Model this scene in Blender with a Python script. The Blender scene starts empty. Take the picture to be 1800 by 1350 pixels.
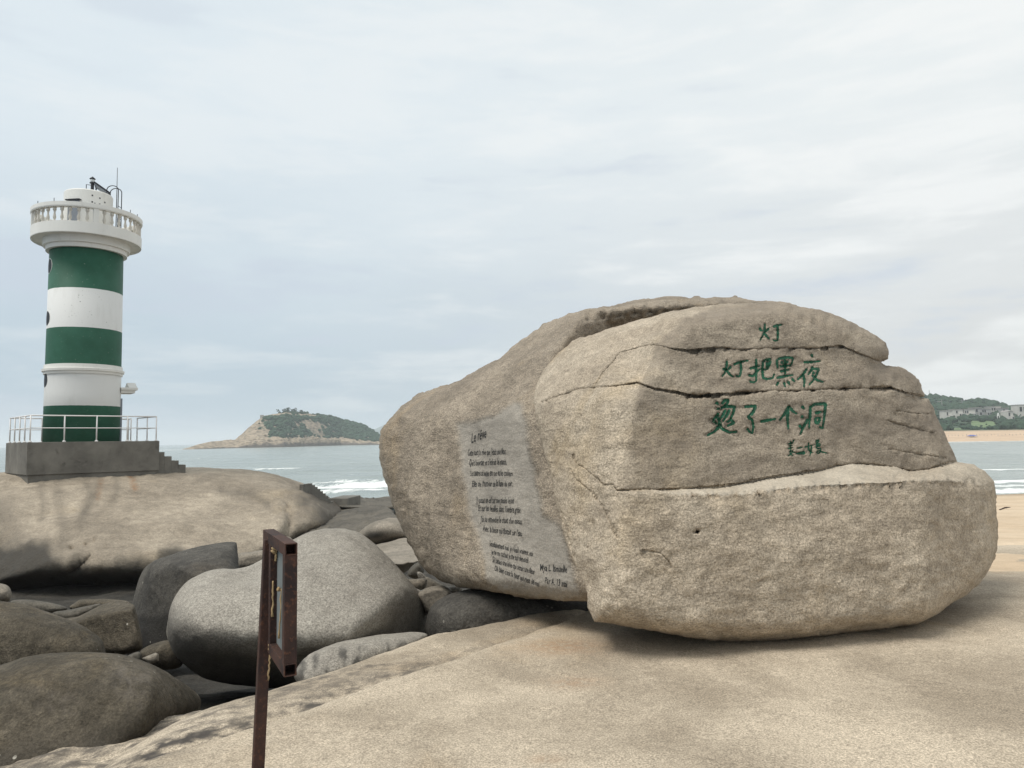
import bpy, bmesh, math, random
import numpy as np
from mathutils import Vector, Matrix, noise as mnoise
from mathutils.geometry import delaunay_2d_cdt
from mathutils.bvhtree import BVHTree

random.seed(7); RNG = np.random.default_rng(7)
R = math.radians
sc = bpy.context.scene
COL = sc.collection

# ------------------------------------------------------------------ camera
FPX, CAMZ = 1300.0, 1.7
PITCH, ROLL = R(4.27), R(0.86)
F_ = np.array([0, math.cos(PITCH), math.sin(PITCH)])
R0 = np.array([1.0, 0, 0]); U0 = np.array([0, -math.sin(PITCH), math.cos(PITCH)])
RT = math.cos(ROLL) * R0 - math.sin(ROLL) * U0
UP = math.cos(ROLL) * U0 + math.sin(ROLL) * R0
cam_d = bpy.data.cameras.new("camera"); cam = bpy.data.objects.new("camera", cam_d); COL.objects.link(cam)
cam_d.sensor_width = 36; cam_d.lens = 36 * FPX / 1800; cam_d.clip_start = 0.05; cam_d.clip_end = 60000
M = Matrix.Identity(4)
for i in range(3):
    M[i][0] = RT[i]; M[i][1] = UP[i]; M[i][2] = -F_[i]
M[2][3] = CAMZ
cam.matrix_world = M
sc.camera = cam

# ------------------------------------------------------------------ light
SUN_DIR = Vector((-0.42, -0.28, 0.86)).normalized()
SUN_EL = math.asin(SUN_DIR.z); SUN_AZ = math.atan2(SUN_DIR.x, SUN_DIR.y)
sd = bpy.data.lights.new("sun", 'SUN'); sd.energy = 2.5; sd.angle = R(28); sd.color = (1, 0.95, 0.87)
so = bpy.data.objects.new("sun", sd); COL.objects.link(so)
so.rotation_euler = SUN_DIR.to_track_quat('Z', 'Y').to_euler()
w = bpy.data.worlds.new("World"); sc.world = w; w.use_nodes = True
nt = w.node_tree; nt.nodes.clear()

class NB:
    """short node builder"""
    def __init__(s, nt): s.nt = nt
    def n(s, t, **k):
        nd = s.nt.nodes.new(t)
        for a, b in k.items(): setattr(nd, a, b)
        return nd
    def link(s, a, b): s.nt.links.new(a, b)
    def put(s, sock, v):
        if hasattr(v, 'is_output'): s.link(v, sock)
        else: sock.default_value = v
    def math(s, op, a, b=0.0, c=0.0, clamp=False):
        nd = s.n('ShaderNodeMath', operation=op, use_clamp=clamp)
        s.put(nd.inputs[0], a); s.put(nd.inputs[1], b); s.put(nd.inputs[2], c)
        return nd.outputs[0]
    def mix(s, f, a, b, blend='MIX'):
        nd = s.n('ShaderNodeMix', data_type='RGBA', blend_type=blend)
        s.put(nd.inputs[0], f)
        s.put(nd.inputs[6], a if hasattr(a, 'is_output') else (*a[:3], 1))
        s.put(nd.inputs[7], b if hasattr(b, 'is_output') else (*b[:3], 1))
        return nd.outputs[2]
    def ramp(s, v, lo, hi, a=0.0, b=1.0, smooth=True):
        nd = s.n('ShaderNodeMapRange', interpolation_type='SMOOTHSTEP' if smooth else 'LINEAR')
        s.put(nd.inputs[0], v); nd.inputs[1].default_value = lo; nd.inputs[2].default_value = hi
        nd.inputs[3].default_value = a; nd.inputs[4].default_value = b
        return nd.outputs[0]
    def noise(s, vec, scale, detail=3, rough=0.55, dist=0.0):
        nd = s.n('ShaderNodeTexNoise')
        s.link(vec, nd.inputs['Vector']); nd.inputs['Scale'].default_value = scale
        nd.inputs['Detail'].default_value = detail; nd.inputs['Roughness'].default_value = rough
        nd.inputs['Distortion'].default_value = dist
        return nd.outputs[0]
    def mapping(s, vec, scale=(1, 1, 1), rot=(0, 0, 0), loc=(0, 0, 0)):
        nd = s.n('ShaderNodeMapping'); s.link(vec, nd.inputs[0])
        nd.inputs['Scale'].default_value = scale; nd.inputs['Rotation'].default_value = rot; nd.inputs['Location'].default_value = loc
        return nd.outputs[0]
    def attr(s, name):
        nd = s.n('ShaderNodeAttribute', attribute_name=name); return nd.outputs['Fac']

b = NB(nt)
sky = b.n('ShaderNodeTexSky', sky_type='NISHITA'); sky.sun_disc = False
sky.sun_elevation = SUN_EL; sky.sun_rotation = SUN_AZ; sky.air_density = 1.0; sky.dust_density = 2.0
tc = b.n('ShaderNodeTexCoord').outputs['Generated']
sep = b.n('ShaderNodeSeparateXYZ'); b.link(tc, sep.inputs[0])
X_, Y_, Z_ = sep.outputs
# overcast deck: bluish and dimmer low on the left, brighter and warmer on the right and overhead
side = b.ramp(X_, -0.45, 0.62)
low = b.mix(side, (4.9, 6.0, 6.85), (7.2, 7.3, 7.25))
high = b.mix(side, (7.7, 8.5, 8.95), (8.7, 9.1, 9.1))
wv = b.noise(b.mapping(tc, (2, 2, 5)), 1.0, 4)
elev = b.math('ADD', Z_, b.math('MULTIPLY', b.math('SUBTRACT', wv, 0.5), 0.22))
deck = b.mix(b.ramp(elev, 0.02, 0.42), low, high)
p1 = b.mapping(tc, (1.1, 1.0, 7.5), rot=(0, R(-21), 0))
st = b.noise(p1, 1.6, 6, 0.55, 0.25)
p2 = b.mapping(tc, (3.2, 3.0, 12.0), rot=(0, R(-17), 0), loc=(3, 1, 0))
st2 = b.noise(p2, 1.8, 7, 0.6, 0.3)
amt = b.math('ADD', b.math('MULTIPLY', b.math('SUBTRACT', st, 0.5), 1.5), b.math('MULTIPLY', b.math('SUBTRACT', st2, 0.5), 0.75))
bright = b.ramp(amt, 0.0, 0.28); dim = b.ramp(amt, 0.0, -0.26)
d1 = b.mix(b.math('MULTIPLY', bright, b.ramp(side, 0, 1, 0.30, 0.75)), deck, (9.6, 9.75, 9.6))
d2 = b.mix(b.math('MULTIPLY', dim, b.ramp(Z_, 0.1, 0.55, 0.72, 0.30)), d1, (6.0, 6.7, 7.6))
skyc = b.mix(0.93, sky.outputs[0], d2)
bg = b.n('ShaderNodeBackground'); b.link(skyc, bg.inputs[0]); bg.inputs[1].default_value = 0.094
wo = b.n('ShaderNodeOutputWorld'); b.link(bg.outputs[0], wo.inputs[0])
sc.view_settings.view_transform = 'Standard'; sc.view_settings.look = 'None'
sc.view_settings.exposure = 0.12; sc.view_settings.gamma = 1.0; sc.view_settings.use_curve_mapping = False
sc.render.engine = 'CYCLES'
sc.cycles.use_denoising = True
sc.cycles.max_bounces = 6; sc.cycles.diffuse_bounces = 3; sc.cycles.volume_bounces = 1
sc.cycles.sample_clamp_indirect = 6.0

# ------------------------------------------------------------------ helpers
def P(px, py, d):
    """a point of the place: image direction (1800x1350) at distance d along the ground (world Y)"""
    px = np.asarray(px, float); py = np.asarray(py, float); d = np.asarray(d, float)
    v = F_ + ((px - 900) / FPX)[..., None] * RT + ((675 - py) / FPX)[..., None] * UP
    v = v * (d / v[..., 1])[..., None]
    v[..., 2] += CAMZ
    return v
def P1(px, py, d): return Vector(P(np.array(px), np.array(py), np.array(d)))
def hor(px): return 785.4 - 0.015 * px

def tag(o, label=None, cat=None, group=None, kind=None):
    for k, v in (('label', label), ('category', cat), ('group', group), ('kind', kind)):
        if v: o[k] = v
    return o
def empty(name, loc, rz=0.0):
    o = bpy.data.objects.new(name, None); COL.objects.link(o); o.location = loc; o.rotation_euler = (0, 0, rz)
    o.empty_display_size = 0.2
    return o
def link_mesh(name, verts, faces, mat, parent=None, smooth=False, attrs=None, origin=None):
    """verts in world space; with a parent they are moved into its space, else the origin goes to the base"""
    v = np.asarray(verts, float)
    me = bpy.data.meshes.new(name)
    o = bpy.data.objects.new(name, me); COL.objects.link(o)
    if parent is not None:
        o.parent = parent
        Mi = np.array(world_of(parent).inverted())
        v = v @ Mi[:3, :3].T + Mi[:3, 3]
    elif origin is not False:
        org = np.array(origin) if origin is not None else np.array([v[:, 0].mean(), v[:, 1].mean(), v[:, 2].min()])
        v = v - org; o.location = org
    me.from_pydata(v.tolist(), [], [list(map(int, f)) for f in faces])
    if smooth: me.polygons.foreach_set('use_smooth', [True] * len(me.polygons))
    for k, a in (attrs or {}).items():
        at = me.attributes.new(k, 'FLOAT', 'POINT'); at.data.foreach_set('value', np.asarray(a, np.float32))
    me.materials.append(mat); me.update()
    return o
def world_of(o):
    m = Matrix.LocRotScale(o.location, o.rotation_euler, o.scale)
    return world_of(o.parent) @ m if o.parent else m
class MB:
    def __init__(s): s.v = []; s.f = []
    def add(s, v, f):
        k = len(s.v); s.v += [tuple(x) for x in v]; s.f += [tuple(i + k for i in q) for q in f]
    def box(s, c, size, rz=0.0, ax=None):
        c = Vector(c); hx, hy, hz = size[0] / 2, size[1] / 2, size[2] / 2
        m = Matrix.Rotation(rz, 3, 'Z') if ax is None else Matrix(ax).transposed()
        vs = [c + m @ Vector((x * hx, y * hy, z * hz)) for x in (-1, 1) for y in (-1, 1) for z in (-1, 1)]
        s.add(vs, [(0, 1, 3, 2), (4, 6, 7, 5), (0, 4, 5, 1), (2, 3, 7, 6), (0, 2, 6, 4), (1, 5, 7, 3)])
    def tube(s, pts, r, n=8, cap=True):
        pts = [Vector(p) for p in pts]; rs = r if hasattr(r, '__len__') else [r] * len(pts)
        vs = []; fs = []
        t0 = (pts[1] - pts[0]).normalized(); a = t0.orthogonal().normalized()
        for i, p in enumerate(pts):
            t = (pts[min(i + 1, len(pts) - 1)] - pts[max(i - 1, 0)]).normalized()
            a = (a - t * a.dot(t)).normalized(); c = t.cross(a)
            for k in range(n):
                th = 2 * math.pi * k / n; vs.append(p + (a * math.cos(th) + c * math.sin(th)) * rs[i])
        for i in range(len(pts) - 1):
            for k in range(n):
                fs.append((i * n + k, i * n + (k + 1) % n, (i + 1) * n + (k + 1) % n, (i + 1) * n + k))
        if cap: fs.append(tuple(range(n))[::-1]); fs.append(tuple((len(pts) - 1) * n + k for k in range(n)))
        s.add(vs, fs)
    def lathe(s, c, prof, n=48, cap=True, a0=0.0):
        c = Vector(c); vs = []; fs = []
        for r, z in prof:
            for k in range(n):
                th = a0 + 2 * math.pi * k / n; vs.append((c.x + r * math.cos(th), c.y + r * math.sin(th), c.z + z))
        m = len(prof)
        for i in range(m - 1):
            for k in range(n):
                fs.append((i * n + k, i * n + (k + 1) % n, (i + 1) * n + (k + 1) % n, (i + 1) * n + k))
        if cap: fs.append(tuple(range(n))[::-1]); fs.append(tuple((m - 1) * n + k for k in range(n)))
        s.add(vs, fs)
    def blob(s, c, r, sub, jit=0.25, squash=0.8):
        bm = bmesh.new(); bmesh.ops.create_icosphere(bm, subdivisions=sub, radius=1)
        vs = []
        for v in bm.verts:
            k = 1 + random.uniform(-jit, jit); vs.append((c[0] + v.co.x * r * k, c[1] + v.co.y * r * k, c[2] + v.co.z * r * k * squash))
        s.add(vs, [tuple(v.index for v in f.verts) for f in bm.faces]); bm.free()
    def build(s, name, mat, parent=None, smooth=False, bevel=0.0, origin=None):
        o = link_mesh(name, s.v, s.f, mat, parent, smooth, origin=origin)
        if bevel:
            md = o.modifiers.new('bevel', 'BEVEL'); md.width = bevel; md.segments = 2; md.limit_method = 'ANGLE'
        return o

def fbm(v, scale, octv=5, H=0.9, off=0.0):
    """fractal noise per vertex, about -1..1"""
    return np.array([mnoise.fractal(Vector((x * scale + off, y * scale - off, z * scale + 2 * off)), H, 2.0, octv) for x, y, z in v])

# ------------------------------------------------------------------ materials
def pbsdf(name, rough=0.8, spec=0.3):
    m = bpy.data.materials.new(name); m.use_nodes = True
    bb = NB(m.node_tree); p = m.node_tree.nodes['Principled BSDF']
    p.inputs['Roughness'].default_value = rough; p.inputs['Specular IOR Level'].default_value = spec
    return m, bb, p
def objco(bb): return bb.n('ShaderNodeTexCoord').outputs['Object']
def bump(bb, p, h, strength, dist=0.01):
    nd = bb.n('ShaderNodeBump'); nd.inputs['Strength'].default_value = strength; nd.inputs['Distance'].default_value = dist
    bb.link(h, nd.inputs['Height']); bb.link(nd.outputs[0], p.inputs['Normal'])

def granite(name, a, c, grain=80, gk=0.5, blotch=1.6, stain_shade=(0.03, 0.028, 0.025), patch=(0.245, 0.24, 0.225), warm=None,
            bstr=0.6, bdist=0.012, mid=12, streak=None, rough=0.85, flecks=0.0, mk=0.20, sk=1.0, chisel=0.0):
    m, bb, p = pbsdf(name, rough, 0.25)
    v = objco(bb)
    n1 = bb.noise(v, blotch, 6, 0.6, 0.3); n2 = bb.noise(v, mid, 5, 0.65)
    col = bb.mix(bb.ramp(n1, 0.32, 0.68), a, c)
    if warm:
        nw = bb.noise(bb.mapping(v, loc=(7, 3, 1)), blotch * 0.7, 5, 0.6, 0.5)
        col = bb.mix(bb.ramp(nw, 0.52, 0.74, 0, 0.75), col, warm)
    # mottling at hand size, then the crystals
    k = bb.ramp(n2, 0.28, 0.72, 1 - mk, 1 + mk, False)
    g = bb.noise(v, grain, 2, 0.6); g2 = bb.noise(bb.mapping(v, loc=(4, 9, 2)), grain * 2.1, 1, 0.5)
    gk_ = bb.math('MULTIPLY', bb.ramp(g, 0.3, 0.7, 1 - gk, 1 + gk, False), bb.ramp(g2, 0.3, 0.7, 1 - gk * 0.6, 1 + gk * 0.6, False))
    col = bb.mix(1.0, col, bb_rgb(bb, bb.math('MULTIPLY', k, gk_)), 'MULTIPLY')
    if streak:
        vs = bb.noise(bb.mapping(v, (5 * sk, 5 * sk, 0.7 * sk)), 1.0, 5, 0.6, 0.4)
        col = bb.mix(bb.ramp(vs, 0.55, 0.78, 0, 0.6), col, streak)
    pa = bb.attr('patch')
    pc = bb.mix(1.0, patch, bb_rgb(bb, bb.math('MULTIPLY', bb.ramp(n1, 0.3, 0.7, 0.86, 1.14), bb.ramp(g, 0.3, 0.7, 0.88, 1.12, False))), 'MULTIPLY')
    col = bb.mix(pa, col, pc)
    sa = bb.attr('stain_shade')
    sn = bb.math('ADD', sa, bb.math('MULTIPLY', bb.math('SUBTRACT', n2, 0.5), bb.math('MULTIPLY', bb.math('MULTIPLY', sa, bb.math('SUBTRACT', 1.0, sa)), 3.2)), clamp=True)
    col = bb.mix(sn, col, bb.mix(1.0, stain_shade, bb_rgb(bb, bb.ramp(n2, 0.25, 0.75, 0.7, 1.3, False)), 'MULTIPLY'))
    ru = bb.attr('rust')
    col = bb.mix(bb.math('MULTIPLY', ru, bb.ramp(n2, 0.3, 0.6)), col, (0.24, 0.12, 0.05))
    if flecks:
        vo = bb.n('ShaderNodeTexVoronoi'); bb.link(v, vo.inputs['Vector']); vo.inputs['Scale'].default_value = flecks
        fl = bb.math('MULTIPLY', bb.ramp(vo.outputs['Distance'], 0.13, 0.08), bb.ramp(bb.noise(v, flecks * 0.13, 2), 0.46, 0.56))
        col = bb.mix(fl, col, (0.5, 0.47, 0.4))
    bb.link(col, p.inputs['Base Color'])
    h = bb.math('ADD', bb.math('MULTIPLY', n2, 1.0), bb.math('MULTIPLY', g, 0.22))
    if chisel:
        ch = bb.noise(bb.mapping(v, (4.5, 4.5, 15), rot=(R(8), R(-24), 0)), 1.0, 6, 0.62, 0.5)
        h = bb.math('ADD', h, bb.math('MULTIPLY', ch, chisel))
        col = bb.mix(1.0, col, bb_rgb(bb, bb.ramp(ch, 0.3, 0.7, 0.88, 1.12, False)), 'MULTIPLY'); bb.link(col, p.inputs['Base Color'])
    h = bb.math('ADD', h, bb.math('MULTIPLY', bb.noise(v, mid * 3.5, 4, 0.65), 0.45))
    bump(bb, p, bb.math('MULTIPLY', h, bb.math('SUBTRACT', 1.0, bb.math('MULTIPLY', pa, 0.75))), bstr, bdist)
    return m
def bb_rgb(bb, v):
    nd = bb.n('ShaderNodeCombineColor')
    for i in range(3): bb.put(nd.inputs[i], v)
    return nd.outputs[0]
def simple(name, col, rough=0.7, var=0.12, scale=3.0, dirt=None, dirt_amt=0.3, spec=0.3, bs=0.0, vert=False):
    m, bb, p = pbsdf(name, rough, spec); v = objco(bb)
    n1 = bb.noise(bb.mapping(v, (1, 1, 0.25 if vert else 1)), scale, 6, 0.6, 0.2)
    c = bb.mix(1.0, col, bb_rgb(bb, bb.ramp(n1, 0.25, 0.75, 1 - var, 1 + var, False)), 'MULTIPLY')
    if dirt:
        n2 = bb.noise(bb.mapping(v, (1.3, 1.3, 0.35 if vert else 1.3), loc=(5, 2, 8)), scale * 1.7, 7, 0.68, 0.3)
        c = bb.mix(bb.ramp(n2, 0.52, 0.80, 0, dirt_amt), c, dirt)
    bb.link(c, p.inputs['Base Color'])
    if bs: bump(bb, p, bb.noise(v, scale * 9, 4), bs, 0.01)
    return m

G_FRONT = granite('granite_buff', (0.345, 0.285, 0.215), (0.435, 0.368, 0.284), grain=62, gk=0.36, blotch=1.3, warm=(0.40, 0.315, 0.21), bstr=0.9, bdist=0.028, mid=11, stain_shade=(0.155, 0.128, 0.10), mk=0.22, chisel=0.9, patch=(0.50, 0.45, 0.37))
G_REAR = granite('granite_drab', (0.22, 0.183, 0.14), (0.325, 0.272, 0.21), grain=62, gk=0.42, blotch=1.4, warm=(0.29, 0.225, 0.15), bstr=0.9, bdist=0.04, mid=11, streak=(0.15, 0.125, 0.095), stain_shade=(0.09, 0.078, 0.06), mk=0.2, patch=(0.262, 0.243, 0.212), chisel=1.0)
G_SLAB = granite('granite_slab', (0.285, 0.236, 0.176), (0.475, 0.402, 0.308), grain=85, gk=0.40, blotch=0.75, warm=(0.40, 0.30, 0.19), bstr=0.55, bdist=0.009, mid=16, stain_shade=(0.07, 0.062, 0.055), mk=0.15)
G_PALE = granite('granite_pale', (0.255, 0.232, 0.198), (0.325, 0.30, 0.258), grain=55, gk=0.36, blotch=1.0, bstr=0.7, bdist=0.025, mid=13, stain_shade=(0.045, 0.042, 0.038), mk=0.2)
G_DARK = granite('granite_algae', (0.062, 0.052, 0.037), (0.128, 0.108, 0.080), grain=60, gk=0.30, blotch=1.2, warm=(0.115, 0.085, 0.045), bstr=0.8, bdist=0.03, mid=14, flecks=9, stain_shade=(0.02, 0.018, 0.016), patch=(0.15, 0.13, 0.11), mk=0.42)
G_GREY = granite('granite_charcoal', (0.050, 0.046, 0.040), (0.105, 0.096, 0.082), grain=45, gk=0.3, blotch=0.9, bstr=0.8, bdist=0.03, mid=10, warm=(0.085, 0.066, 0.045), flecks=7, stain_shade=(0.02, 0.018, 0.016), mk=0.4)
G_WHALE = granite('granite_headland', (0.235, 0.198, 0.152), (0.365, 0.31, 0.24), grain=14, gk=0.18, blotch=0.32, warm=(0.37, 0.30, 0.21), bstr=0.8, bdist=0.09, mid=2.6, streak=(0.17, 0.145, 0.115), stain_shade=(0.030, 0.028, 0.024), mk=0.24, sk=0.16)
G_SHORE = granite('granite_shore', (0.075, 0.068, 0.056), (0.13, 0.115, 0.092), grain=20, gk=0.25, blotch=0.7, bstr=0.7, bdist=0.04, mid=4, stain_shade=(0.02, 0.018, 0.016))
G_BED = granite('granite_wet_shaded_bed', (0.030, 0.028, 0.024), (0.06, 0.054, 0.045), grain=20, gk=0.25, blotch=0.7, bstr=0.9, bdist=0.06, mid=4, mk=.4)  # wet bed rock, its colour darkened further so the gaps read as deep shade
G_MID = granite('granite_midshore', (0.17, 0.15, 0.12), (0.27, 0.235, 0.19), grain=26, gk=0.25, blotch=0.8, bstr=0.7, bdist=0.03, mid=6, stain_shade=(0.03, 0.028, 0.025))
WHITE = simple('white_paint', (0.72, 0.71, 0.67), 0.6, 0.05, 1.1, (0.42, 0.40, 0.35), 0.45, vert=True, bs=0.15)
WHITE2 = simple('white_rail_paint', (0.74, 0.72, 0.70), 0.5, 0.06, 3)
BALU = simple('weathered_balusters', (0.56, 0.53, 0.47), 0.7, 0.12, 2, (0.26, 0.23, 0.19), 0.6, vert=True)
CONC = simple('old_concrete', (0.16, 0.15, 0.13), 0.85, 0.42, 0.9, (0.06, 0.055, 0.047), 0.9, bs=0.6)
CONC2 = simple('pale_concrete', (0.30, 0.285, 0.26), 0.85, 0.2, 1.5, (0.12, 0.11, 0.10), 0.6, bs=0.4)
BLACK = simple('black_metal', (0.03, 0.03, 0.035), 0.5, 0.2, 4)
GREYD = simple('grey_door', (0.22, 0.24, 0.27), 0.5, 0.1, 2)
GLASSD = simple('dark_glass', (0.02, 0.022, 0.025), 0.45, 0.1, 2, spec=0.12)
LENS = simple('lamp_lens', (0.55, 0.58, 0.58), 0.15, 0.1, 2, spec=0.6)
GREEN = simple('green_carving_paint', (0.005, 0.066, 0.031), 0.6, 0.35, 14, (0.02, 0.10, 0.055), 0.5)
INK = simple('black_lettering_paint', (0.016, 0.016, 0.016), 0.7, 0.3, 20)
GLUE = simple('dried_glue', (0.36, 0.25, 0.13), 0.6, 0.25, 30)
PANEL = simple('aluminium_panel', (0.17, 0.185, 0.18), 0.55, 0.15, 14, (0.2, 0.21, 0.2), 0.6, vert=True)
def rust_mat():
    m, bb, p = pbsdf('rusty_steel', 0.75, 0.3); v = objco(bb)
    n1 = bb.noise(v, 9, 7, 0.65, 0.3); n2 = bb.noise(v, 70, 4, 0.6)
    c = bb.mix(bb.ramp(n1, 0.35, 0.65), (0.024, 0.014, 0.012), (0.060, 0.028, 0.019))
    c = bb.mix(bb.ramp(n2, 0.52, 0.7, 0, 0.65), c, (0.125, 0.052, 0.027))
    bb.link(c, p.inputs['Base Color']); bump(bb, p, bb.math('ADD', n1, n2), 0.5, 0.003); return m
RUST = rust_mat()
def tower_mat(bands):
    """white and green hoops painted at real heights of the tower (object z)"""
    m, bb, p = pbsdf('tower_paint', 0.6, 0.3); v = objco(bb)
    s = bb.n('ShaderNodeSeparateXYZ'); bb.link(v, s.inputs[0])
    n = bb.noise(v, 1.3, 6, 0.6); z = bb.math('ADD', s.outputs[2], bb.math('MULTIPLY', bb.math('SUBTRACT', bb.noise(v, 5, 2), 0.5), 0.02))
    g = None
    for lo, hi in bands:
        k = bb.math('MULTIPLY', bb.math('GREATER_THAN', z, lo), bb.math('LESS_THAN', z, hi))
        g = k if g is None else bb.math('ADD', g, k)
    wc = bb.mix(bb.ramp(bb.noise(bb.mapping(v, (1, 1, .3)), 1.8, 7, 0.65), 0.5, 0.8, 0, 0.35), (0.70, 0.70, 0.68), (0.45, 0.44, 0.40))
    sc_ = bb.math('MULTIPLY', bb.ramp(bb.noise(v, 11, 4, 0.6), 0.64, 0.70), bb.ramp(bb.noise(v, 1.2, 2), 0.52, 0.62))
    wc = bb.mix(sc_, wc, (0.22, 0.22, 0.2))
    gc = bb.mix(bb.ramp(n, 0.3, 0.7), (0.020, 0.092, 0.055), (0.028, 0.115, 0.072))
    gc = bb.mix(bb.math('MULTIPLY', bb.ramp(bb.noise(v, 13, 4), 0.68, 0.72), 0.6), gc, (0.3, 0.36, 0.3))
    bb.link(bb.mix(g, wc, gc), p.inputs['Base Color']); bump(bb, p, bb.noise(v, 22, 3), 0.12, 0.01)
    return m

# ------------------------------------------------------------------ rock builder
def plane(*pts):
    """a flat facet through three points given as (px, py, distance): returns its distance seen along any direction"""
    A = np.array([[x, y, 1] for x, y, _ in pts], float); c = np.linalg.solve(A, np.array([1 / d for *_, d in pts]))
    return lambda q: q[:, 0] * c[0] + q[:, 1] * c[1] + c[2]          # inverse distance
def hull(*pls, k=900):
    def f(q):
        W = np.stack([p(q) for p in pls], 1); W = np.maximum(W, 0.01)
        m = W.min(1, keepdims=True)
        return 1 / (m[:, 0] - np.log(np.exp(-k * (W - m)).sum(1)) / k)
    return f
def resample(poly, step, smooth):
    p = np.array(poly, float); n = len(p)
    if smooth:
        out = []
        for i in range(n):
            p0, p1, p2, p3 = p[i - 1], p[i], p[(i + 1) % n], p[(i + 2) % n]
            m = max(2, int(np.linalg.norm(p2 - p1) / step))
            for t in np.arange(m) / m:
                out.append(0.5 * (2 * p1 + (p2 - p0) * t + (2 * p0 - 5 * p1 + 4 * p2 - p3) * t * t + (3 * p1 - p0 - 3 * p2 + p3) * t ** 3))
        p = np.array(out)
    q = np.vstack([p, p[:1]]); L = np.r_[0, np.cumsum(np.linalg.norm(np.diff(q, axis=0), axis=1))]
    m = max(12, int(L[-1] / step)); s = np.arange(m) * L[-1] / m
    return np.stack([np.interp(s, L, q[:, 0]), np.interp(s, L, q[:, 1])], 1)
def seg_dist(q, poly, closed=True):
    a = np.asarray(poly, float); bq = np.roll(a, -1, 0) if closed else a[1:]; a = a if closed else a[:-1]
    best = np.full(len(q), 1e9)
    for k in range(0, len(q), 4000):
        s = q[k:k + 4000, None, :]; ab = (bq - a)[None]; t = ((s - a[None]) * ab).sum(2) / np.maximum((ab ** 2).sum(2), 1e-9)
        t = np.clip(t, 0, 1); best[k:k + 4000] = np.sqrt((((a[None] + ab * t[..., None]) - s) ** 2).sum(2)).min(1)
    return best
def inside(q, poly):
    x, y = q[:, 0], q[:, 1]; r = np.zeros(len(q), bool); a = np.asarray(poly)
    j = len(a) - 1
    for i in range(len(a)):
        xi, yi, xj, yj = a[i, 0], a[i, 1], a[j, 0], a[j, 1]
        if yi != yj: r ^= ((yi > y) != (yj > y)) & (x < (xj - xi) * (y - yi) / (yj - yi) + xi)
        j = i
    return r
def soft_dist(q, bnd):
    nx = np.roll(bnd, -1, 0); pv = np.roll(bnd, 1, 0); ds = 0.5 * (np.linalg.norm(nx - bnd, axis=1) + np.linalg.norm(pv - bnd, axis=1))
    out = np.empty(len(q))
    for k in range(0, len(q), 4000):
        r = np.linalg.norm(q[k:k + 4000, None] - bnd[None], axis=2)
        out[k:k + 4000] = np.sqrt(2 / (ds[None] / np.maximum(r, 0.6) ** 3).sum(1))
    return out
def profile(t, pw=0.5):
    t = np.clip(t, 0, 1); return (1 - (1 - t) ** 2) ** pw
SURF = {}
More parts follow.
